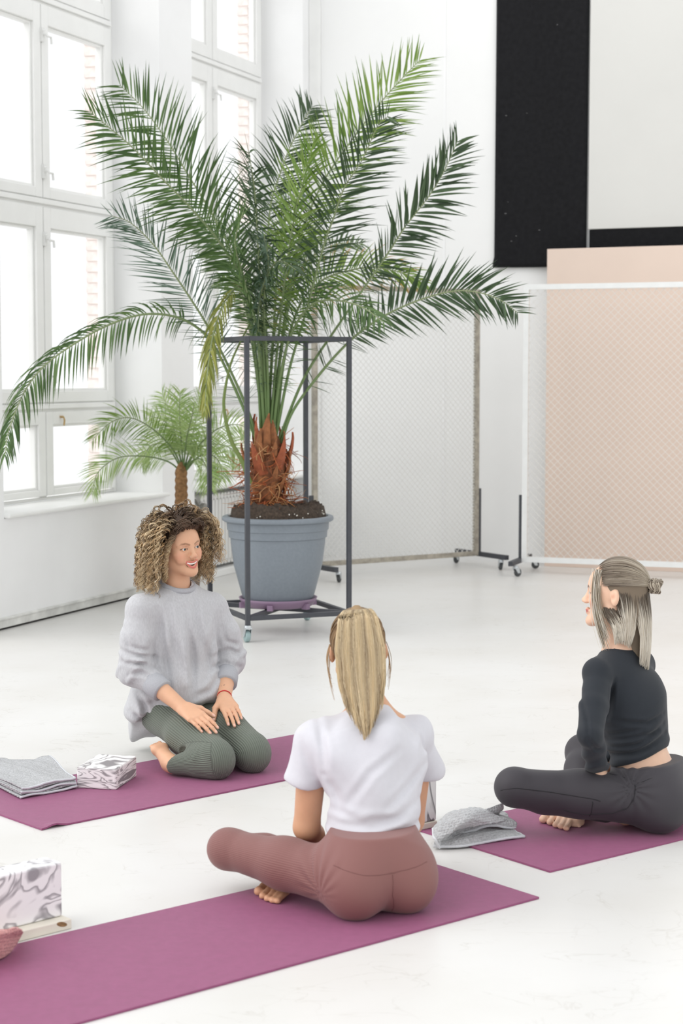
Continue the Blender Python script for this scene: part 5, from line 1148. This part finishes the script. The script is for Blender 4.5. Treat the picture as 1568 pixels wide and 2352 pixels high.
# t-shirt
Ts = Body(); Ts.cone(J['waist'] + v3(0, 0, -.03), J['chest'], .132, .150, .05, flat=(f2, .80)); Ts.cone(J['chest'], J['neck'] + v3(0, 0, -.085), .150, .105, .05, flat=(f2, .72)); Ts.cone(J['shR'] + v3(0, 0, -.012), J['shL'] + v3(0, 0, -.012), .044, .044, .05)
for s_ in 'RL':
    c0, e_ = J['sh' + s_], J['el' + s_]; ud = unit(e_ - c0); out_ = l2 if s_ == 'L' else -l2
    Ts.cone(J['neck'] + v3(0, 0, -.058), c0 + v3(0, 0, .000), .046, .044, .04); end = c0 + ud * .125 + out_ * .020; Ts.cone(c0 + v3(0, 0, -.006), end, .045, .062, .014); Ts.plane_local = None
    Ts.plane(end + ud * .020, unit(ud + out_ * .25), .004, .115)
Ts.cone(J['neck'] + v3(0, 0, -.006) + f2 * .01, J['neck'] + v3(0, 0, .09), .058, .07, .004, '-')
Ts.chain([J['neck'] + M2[0] * .068 * math.cos(a) + M2[1] * .062 * math.sin(a) + v3(0, 0, -.030 - .018 * math.sin(a)) for a in np.linspace(0, 2 * math.pi, 25)], [.0075] * 25, .006)
Ts.plane(J['waist'] + v3(0, 0, -.010), unit(-UP - f2 * .12), .006)
wq = J['waist'].astype(np.float32)
def tee(X):
    q = X - wq; a = q @ l2.astype(np.float32); z = q[:, 2]; low = np.clip((.085 - z) / .07, 0, 1)
    return .0075 * np.sin(z * 120 + 1.6 * np.sin(a * 17) + a * 12) * low * (.45 + .55 * np.sin(a * 11 + 1) ** 2) + .0085 * (np.sin(a * 38 + z * 22 + .8 * np.sin(z * 15)) + .7 * np.sin(a * 22 - z * 30 + 2)) * np.clip(.3 + z * 2.5, 0, 1)
Ts.disp.append(tee)
Ts.disp.append(creases([[(765, 1872), (850, 1884), (950, 1866)], [(768, 1852), (830, 1868), (880, 1862)], [(962, 1838), (910, 1866), (850, 1872)], [(762, 1896), (860, 1908), (955, 1890)], [(915, 1716), (850, 1762), (800, 1832)], [(985, 1752), (940, 1800), (890, 1840)], [(748, 1775), (770, 1810), (785, 1850)], [(730, 1665), (743, 1715), (746, 1770)], [(690, 1700), (700, 1740), (715, 1780)], [(990, 1680), (975, 1720), (972, 1760)]], 4.92, .0060, .010)); V, F = Ts.mesh(.0045, smooth=2)
ts2 = mesh_obj('t_shirt', V, F, mat('white_jersey', rgb(206, 205, 211), rough=0.85, spec=0.2, sheen=0.15, noise=.02, nscale=60, bump=.1, bscale=400), p2, True, True); ts2['label'] = 'white short-sleeved t-shirt'
# hair: scalp swept up to a high ponytail falling over the back
h2 = np.random.default_rng(5); polys, rads, cols = [], [], []; dk, md, lt, ls = np.array(rgb(116, 92, 68)), np.array(rgb(170, 140, 102)), np.array(rgb(206, 180, 138)), np.array(rgb(228, 208, 172)); tie = np.array([0, -.62, .80]); N_ = 26
for k in range(520):
    a = h2.uniform(0, 2 * math.pi); el = h2.uniform(-.62, -.10) if math.sin(a) < .2 else h2.uniform(.15, .45)
    u0 = np.array([math.cos(a) * math.cos(el), math.sin(a) * math.cos(el), math.sin(el)])
    if u0[1] > .75: u0[2] = .55
    pth = ellipsoid_path(W2, u0, tie + h2.normal(0, .05, 3), N_, 1.035 + h2.uniform(0, .05), lift=.02); polys.append(pth); rads.append(np.full(N_, .0022) * np.interp(np.linspace(0, 1, N_), [0, .1, 1], [.4, 1, .8])); c_ = dk * (1 - (m_ := h2.uniform(0, 1))) + md * m_; cols.append(np.tile(c_ * h2.uniform(.7, 1.15), (N_, 1)))
ctrl = [(0, -.062, .098), (0, -.090, .122), (0, -.122, .108), (0, -.142, .045), (0, -.152, -.04), (0, -.162, -.12), (.0, -.176, -.18), (.002, -.192, -.245)]
ctrl = [np.array(c_) for c_ in ctrl]; base_, _ = resample(ctrl, N_); tt = np.linspace(0, 1, N_); wid = np.interp(tt, [0, .08, .2, .4, .62, .8, .92, 1], [.012, .030, .054, .068, .066, .052, .034, .016])
for k in range(900):
    lat = h2.uniform(-1, 1); dep = (h2.uniform(-.2, 1) if h2.uniform() < .35 else 1.0) * math.sqrt(max(0, 1 - .8 * lat * lat)); en = 1 - .34 * h2.uniform(0, 1) ** 1.4 - .20 * lat * lat; g = np.linspace(0, en, N_); q = np.stack([np.interp(g, tt, base_[:, j]) for j in range(3)], 1); w_ = np.interp(g, tt, wid)
    q[:, 0] += w_ * lat + .004 * np.sin(g * h2.uniform(5, 12) + h2.uniform(0, 6)) ; q[:, 1] += -dep * (.006 + .022 * np.interp(g, tt, [0] * 3 + [1] * (N_ - 3))); polys.append(np.array([W2(*x) for x in q])); rads.append(np.interp(np.linspace(0, 1, N_), [0, .1, .75, 1], [.0014, .0021, .0017, .0005]))
    st = math.sin(lat * 13 + 1.0) * .5 + .5; base_c = (md * .62) * (1 - st) + lt * 1.05 * st; c_ = base_c * (1 - (m_ := h2.uniform(0, 1) ** 2)) + ls * m_; cols.append(np.tile(c_ * h2.uniform(.75, 1.1), (N_, 1)))
for k in range(18):      # loose wisps beside the ears
    sg = h2.choice([-1, 1]); x0 = sg * (.076 + h2.uniform(0, .008)); L_ = h2.uniform(.08, .17); y0 = h2.uniform(-.03, .03); q = np.array([(x0 + sg * .012 * math.sin(t_ * 3), y0 - .02 * t_, .02 - L_ * t_) for t_ in np.linspace(0, 1, N_)]); polys.append(np.array([W2(*x) for x in q])); rads.append(np.linspace(.0014, .0004, N_)); cols.append(np.tile(md * h2.uniform(.8, 1.2), (N_, 1)))
hair2 = curve_hair('ponytail', np.array(polys), np.array(rads), np.array(cols), p2, 3); hair2['label'] = 'long straight blond hair in a high ponytail'
Hb = Body(); Hb.ell(W2(0, -.020, .036), (.0765, .090, .0865), HM2, .01); Hb.ell(W2(0, -.045, -.03), (.066, .050, .060), HM2, .03); Hb.ell(W2(0, .10, -.02), (.085, .085, .10), HM2, .01, '-')
V, F = Hb.mesh(.005); mesh_obj('hair_underlayer', V, F, mat('hair_under2', rgb(112, 92, 70), rough=0.8), hair2, True, True)
Hp = Body(); Hp.chain([W2(c_[0], c_[1] + .012, c_[2] - .006) for c_ in ctrl[:7]], [.012, .014, .016, .018, .018, .014, .008], .02); V, F = Hp.mesh(.005); mesh_obj('ponytail_core', V, F, mat('hair_core2', rgb(150, 124, 90), rough=0.7), hair2, True, True)
def on_surface(V, pts):
    out = np.array([V[np.argmin(((V - p_) ** 2).sum(1))] for p_ in pts])
    for _ in range(3): out[1:-1] = (out[:-2] + out[1:-1] * 2 + out[2:]) / 4
    return out
def seam(V, pts, n, parent, m, r=.0016):
    P_, _ = resample(pts, n); return MB().tube(on_surface(V, P_), r, 6).build('seam', m, parent, True, True)
M_seam2 = mat('mauve_seam', rgb(118, 78, 75), rough=0.8)
def ray_hit(V, lst, Y0):
    """nearest cloth point towards the camera along the photograph's lines of sight"""
    out = []
    for px, py in lst:
        r = unit(at(px, py, Y0) - np.array([0, 0, CAM_Z])); q = V - np.array([0, 0, CAM_Z]); t = q @ r; d = np.linalg.norm(q - t[:, None] * r, axis=1); m = np.nonzero(d < .008)[0]
        out.append(V[m[np.argmin(t[m])]] if len(m) else at(px, py, Y0))
    return out
seam(LV2, ray_hit(LV2, [(760, 1985), (800, 1998), (850, 2008), (905, 2010), (950, 1998), (985, 1975)], 4.8), 50, leg2, M_seam2, .0011)
seam(LV2, ray_hit(LV2, [(906, 2012), (907, 2035), (907, 2060), (905, 2085), (900, 2100)], 4.75), 30, leg2, M_seam2, .0012)
# ------------------------------------------------------------------ woman in black, seated on the right
p3 = empty('person', tuple(fl(1460, 1890, MT))); tag(p3, 'seated person in black long-sleeved top and black leggings with half-up blond hair', 'person')
f3 = unit(v3(-.90, .436, 0)); l3 = v3(-f3[1], f3[0], 0); M3 = frame3(f3, UP)
J = dict(pelvis=v3(1.045, 5.765, .112), waist=at(1470, 1752, 5.78), chest=at(1448, 1618, 5.81), neck=at(1421, 1500, 5.81))
J['hipL'] = J['pelvis'] + l3 * .088; J['hipR'] = J['pelvis'] - l3 * .088; J['kneeL'] = at(1181, 1808, 5.63); J['kneeR'] = at(1340, 1728, 6.10); J['ankL'] = v3(.885, 5.74, .06); J['ankR'] = v3(.80, 5.80, .055)
J['shL'] = at(1374, 1544, 5.70); J['shR'] = at(1470, 1526, 5.95); J['elL'] = at(1356, 1690, 5.53); J['wrL'] = at(1376, 1780, 5.68); J['elR'] = at(1420, 1690, 6.02); J['wrR'] = at(1390, 1760, 5.92)
Bd = Body(); HC3 = at(1414, 1364, 5.82); HM3 = frame3(unit(v3(-.94, .34, .06)), unit(v3(.06, 0, 1)))
W3 = add_head(Bd, HC3, HM3, neck=J['neck'] + v3(0, 0, -.02)); seat_body(Bd, J, f3, -.004)
for s_ in 'RL':
    Bd.cone(J['sh' + s_], J['el' + s_], .030, .024, .02); Bd.cone(J['el' + s_], J['wr' + s_], .024, .021, .02)
legs(Bd, J, -.008)
add_hand(Bd, J['wrL'], unit(v3(.15, .85, -.25)), v3(-.6, -.3, .7), v3(-.5, .4, .4), curl=.3, sc=.9); add_hand(Bd, J['wrR'], unit(v3(-.5, -.5, -.4)), v3(-.4, .2, .9), v3(-.6, .4, .3), curl=.3)
add_foot(Bd, v3(.79, 5.86, .062), unit(v3(-.38, -.80, -.16)), unit(v3(-.30, .5, .8)), unit(v3(-.9, .35, .2)), .92); add_foot(Bd, v3(.95, 5.78, .075), v3(.3, .9, -.1), v3(-.3, .3, 1), v3(0, 1, 0), .85)
for q, (tx, ty, r_) in enumerate([(1248, 1882, .0150), (1263, 1889, .0118), (1276, 1895, .0112), (1288, 1899, .0106), (1300, 1903, .0100)]):
    t0 = fl(tx, ty, .004 + r_); Bd.ell(t0, (r_, r_ * 1.2, r_), None, .003); Bd.cone(t0, t0 + v3(.03, .08, .012), r_ * .8, r_ * 1.1, .006)
Bd.plane((0, 0, MT + .001), -UP)
V, F = Bd.mesh(.0038); C = np.tile(np.array(rgb(228, 188, 162)), (len(V), 1))
paint(C, V, [W3(.05, .062, -.032)], .030, rgb(232, 160, 140), .95, .6); paint(C, V, [W3(-.016, .09, -.064), W3(0, .096, -.066), W3(.016, .09, -.064)], .008, rgb(196, 116, 108), .5)
paint(C, V, [W3(.014, .094, .0155), W3(.030, .090, .0205), W3(.050, .070, .0145)], .005, rgb(84, 64, 54), .6, .95); paint(C, V, [W3(.018, .085, -.002), W3(.0315, .090, .0035), W3(.048, .078, -.001)], .0038, rgb(40, 30, 28), .6, .95)
paint(C, V, [W3(.080, -.004, -.002)], .012, rgb(206, 140, 112), .9, .5)
for p_ in (v3(.70, 5.64, .02),): paint(C, V, [p_], .09, rgb(206, 140, 108), .9, .7)
mesh_obj('body', V, F, M_skin, p3, True, True, colors=C); eyes(p3, W3, HM3, HM3[1], sides=(1,))
Lg = Body(); legs(Lg, J, .004, .035)
for sg in (1, -1): Lg.ell(J['pelvis'] + l3 * .080 * sg - f3 * .045 + v3(0, 0, -.002), (.100, .104, .106), M3, .024)
Lg.ell(J['pelvis'] + v3(0, 0, .03), (.160, .115, .10), M3, .05); Lg.cone(J['pelvis'] + v3(0, 0, .05), J['waist'] + v3(0, 0, .02), .140, .122, .05, flat=(f3, .80)); Lg.plane(J['waist'] + v3(0, 0, .012) - f3 * .06, unit(UP + f3 * .10), .004, .21); Lg.plane((0, 0, MT + .0005), -UP)
hc3 = (J['hipL'] + l3 * .055 + f3 * .03 + v3(0, 0, .055)).astype(np.float32); td3 = unit(J['kneeL'] - J['hipL']).astype(np.float32)
def hip_folds3(X):
    q = X - hc3; w_ = np.clip(1.15 - np.linalg.norm(q / np.array([.11, .10, .11], np.float32), axis=1), 0, 1); ang = np.arctan2(q @ UP.astype(np.float32), -(q @ td3) + .015); return .0045 * np.sin(ang * 13 + .5) * w_
Lg.disp.append(hip_folds3); V, F = Lg.mesh(.0045)
leg3 = mesh_obj('leggings', V, F, mat('black_leggings', rgb(58, 55, 60), rough=0.6, spec=0.35, sheen=0.1), p3, True, True); leg3['label'] = 'charcoal black seamed leggings'
M_seam = mat('dark_seam', rgb(36, 34, 38), rough=0.8)
def sk(lst): return [at(*q) for q in lst]
seam(V, sk([(1148, 1815, 5.58), (1190, 1812, 5.55), (1260, 1820, 5.56), (1320, 1828, 5.58), (1375, 1836, 5.60)]), 40, leg3, M_seam)
seam(V, sk([(1361, 1840, 5.58), (1360, 1870, 5.58), (1358, 1895, 5.58)]), 20, leg3, M_seam)
seam(V, sk([(1458, 1800, 5.60), (1455, 1840, 5.58), (1435, 1875, 5.56), (1395, 1896, 5.56), (1350, 1896, 5.56), (1290, 1885, 5.56)]), 40, leg3, M_seam)
seam(V, sk([(1546, 1808, 5.68), (1549, 1840, 5.66), (1545, 1875, 5.66), (1533, 1900, 5.67)]), 24, leg3, M_seam)
seam(V, sk([(1400, 1770, 5.66), (1450, 1800, 5.64), (1510, 1812, 5.66), (1546, 1808, 5.68), (1566, 1785, 5.74)]), 40, leg3, M_seam, .0011)
# top
Tp = Body(); Tp.cone(J['waist'] + v3(0, 0, .02), J['chest'], .122, .142, .05, flat=(f3, .78)); Tp.cone(J['chest'], J['neck'] + v3(0, 0, -.07), .142, .100, .05, flat=(f3, .74)); Tp.cone(J['shR'] + v3(0, 0, -.01), J['shL'] + v3(0, 0, -.01), .042, .042, .05)
for s_ in 'RL':
    c0, e_, w_ = J['sh' + s_], J['el' + s_], J['wr' + s_]; Tp.cone(J['neck'] + v3(0, 0, -.018), c0 + v3(0, 0, .0), .047, .044, .04); Tp.cone(c0 + v3(0, 0, -.006), c0 * .45 + e_ * .55, .046, .045, .012); Tp.cone(c0 * .45 + e_ * .55, e_, .046, .042, .010); Tp.cone(e_, w_ + unit(w_ - e_) * .012, .042, .034, .010)
Tp.cone(J['neck'] + v3(0, 0, -.002) + f3 * .012, J['neck'] + v3(0, 0, .09), .050, .062, .004, '-'); Tp.plane(J['waist'] + v3(0, 0, .018) - f3 * .06, unit(-UP - f3 * .42 + l3 * .25), .006) if False else Tp.plane(J['waist'] + v3(0, 0, .022), unit(-UP - f3 * .38), .006)
wq3 = J['waist'].astype(np.float32)
def top3(X):
    q = X - wq3; a = q @ l3.astype(np.float32); b_ = q @ f3.astype(np.float32); z = q[:, 2]; low = np.clip((.12 - z) / .09, 0, 1); return .0065 * np.sin(z * 110 + b_ * 38 + 1.3 * np.sin(a * 16 + b_ * 9)) * low + .003 * np.sin(a * 30 + z * 26 + b_ * 20)
Tp.disp.append(top3)
Tp.disp.append(creases([[(1388, 1738), (1450, 1726), (1532, 1690)], [(1390, 1722), (1460, 1704), (1526, 1666)], [(1400, 1700), (1460, 1686), (1510, 1680)], [(1410, 1652), (1480, 1658), (1526, 1642)], [(1408, 1560), (1402, 1600), (1394, 1650)], [(1395, 1690), (1430, 1680), (1470, 1670)]], 5.70, .007, .007)); Tp.disp.append(creases([[(1340, 1600), (1346, 1650), (1345, 1700)], [(1345, 1690), (1365, 1715), (1380, 1720)]], 5.55, .005, .006)); V, F = Tp.mesh(.0045, smooth=2)
tp3 = mesh_obj('long_sleeved_top', V, F, mat('black_jersey', rgb(40, 44, 50), rough=0.8, spec=0.25, sheen=0.12, noise=.05, nscale=60), p3, True, True); tp3['label'] = 'black long-sleeved cropped top'
# hair
h3 = np.random.default_rng(9); polys, rads, cols = [], [], []; dk, md, lt, ls = np.array(rgb(110, 96, 82)), np.array(rgb(158, 144, 124)), np.array(rgb(200, 188, 170)), np.array(rgb(224, 217, 204)); N_ = 26; t_ = np.linspace(0, 1, N_)
bun_u = unit(np.array([0, -.99, .12]))
for k in range(620):      # crown and sides drawn back to the bun
    a = h3.uniform(-1.5, 1.5); u0 = np.array([math.sin(a) * .98, .50 + .25 * math.cos(a) * h3.uniform(-.4, 1), max(.02, .72 * math.cos(a)) + h3.uniform(-.1, .12)])
    if h3.uniform() < .35: u0 = np.array([h3.choice([-1, 1]) * 1.0, h3.uniform(-.2, .45), h3.uniform(.02, .3)])
    pth = ellipsoid_path(W3, u0, bun_u + h3.normal(0, .035, 3), N_, 1.035 + h3.uniform(0, .045), lift=.035); polys.append(pth); rads.append(np.interp(t_, [0, .1, .9, 1], [.0008, .0021, .0019, .0012])); m_ = np.clip(t_ * 1.1 + h3.uniform(-.35, .35), 0, 1)[:, None]; c0 = dk * h3.uniform(.75, 1.1); c1 = md * (1 - (q_ := h3.uniform())) + lt * q_; cols.append(c0 * (1 - m_) + c1 * m_)
for k in range(1150):      # lower hair hanging down the back
    a = h3.uniform(-1.55, 2.0); lat = math.sin(a); bk = -math.cos(a); x0, y0, z0 = .069 * lat, -.008 + .090 * bk, h3.uniform(-.05, .045); fx, fy, fz = .060 * lat * 1.05, -.075 + .045 * bk - .028 * abs(lat) * 0, -.245 + .05 * abs(lat) + h3.uniform(-.015, .03)
    if a > 1.5: z0 = h3.uniform(-.065, -.04)
    if lat > .75: fz += .05; fy += .035; fx += .008
    q = np.stack([x0 + (fx - x0) * t_ + .006 * np.sin(t_ * 4 + a * 5) * t_, y0 + (fy - y0) * t_ ** 1.2 - .012 * np.sin(t_ * math.pi), z0 + (fz - z0) * t_], 1); q[:, :2] *= (1 + h3.uniform(0, .07)); polys.append(np.array([W3(*x) for x in q])); rads.append(np.interp(t_, [0, .1, .8, 1], [.0012, .0022, .0018, .0007]))
    m_ = np.clip((t_ - h3.uniform(.05, .35)) / .25, 0, 1)[:, None]; c1 = lt * (1 - (q_ := h3.uniform())) + ls * q_; cols.append((dk * .75) * (1 - m_) + c1 * m_ * h3.uniform(.85, 1.08))
for k in range(90):      # loose front strands before the ear
    z0, y0 = .075 + h3.uniform(-.01, .01), .055 + h3.uniform(-.012, .012); L_ = h3.uniform(.19, .26); q = np.stack([.052 + .022 * np.sin(np.minimum(t_ * 2.2, 1.57)) + h3.normal(0, .0015) + .003 * np.sin(t_ * 5 + k), y0 + .012 * np.sin(t_ * 3) - .05 * t_ ** 1.5 + h3.normal(0, .004), z0 - L_ * t_], 1); polys.append(np.array([W3(*x) for x in q])); rads.append(np.interp(t_, [0, .5, 1], [.0011, .0013, .0005])); cols.append(np.tile((md if k % 2 else ls) * h3.uniform(.9, 1.1), (N_, 1)))
bc = np.array([0, -.128, .040])
for k in range(190):      # twisted bun
    ph, tl = h3.uniform(0, 6.28), h3.uniform(-1.1, 1.1); r_ = .024 * math.sqrt(h3.uniform(.45, 1)); ang = ph + t_ * h3.uniform(2.2, 4.2); ax1 = unit(np.array([1, 0, tl * .6])); ax2 = unit(np.cross(ax1, [0, 1, .2 * tl])); q = bc[None] + (np.cos(ang)[:, None] * ax1 + np.sin(ang)[:, None] * ax2) * (r_ * (1 + .1 * np.sin(ang * 3)))[:, None] + np.array([0, 1, 0])[None] * (h3.uniform(-.016, .014) + .006 * np.sin(ang * 2))[:, None]
    polys.append(np.array([W3(*x) for x in q])); rads.append(np.interp(t_, [0, .1, .9, 1], [.0008, .0022, .0022, .0008])); c_ = dk * (1 - (m_ := h3.uniform())) + lt * m_; cols.append(np.tile(c_, (N_, 1)))
hair3 = curve_hair('half_up', np.array(polys), np.array(rads), np.array(cols), p3, 3); hair3['label'] = 'straight ash blond hair half up in a small bun'
Hb = Body(); Hb.ell(W3(0, -.020, .036), (.0765, .090, .0865), HM3, .01); Hb.ell(W3(0, -.060, -.04), (.062, .040, .070), HM3, .03); Hb.cone(W3(0, -.065, -.05), W3(0, -.075, -.19), .048, .030, .03); Hb.ell(W3(0, .092, -.02), (.10, .085, .10), HM3, .01, '-')
V, F = Hb.mesh(.005); mesh_obj('hair_underlayer', V, F, mat('hair_under3', rgb(120, 106, 90), rough=0.8), hair3, True, True)
Hp = Body(); Hp.ell(W3(*bc), .020, None, .01); V, F = Hp.mesh(.004); mesh_obj('bun_core', V, F, mat('hair_under3', rgb(120, 106, 90)), hair3, True, True)
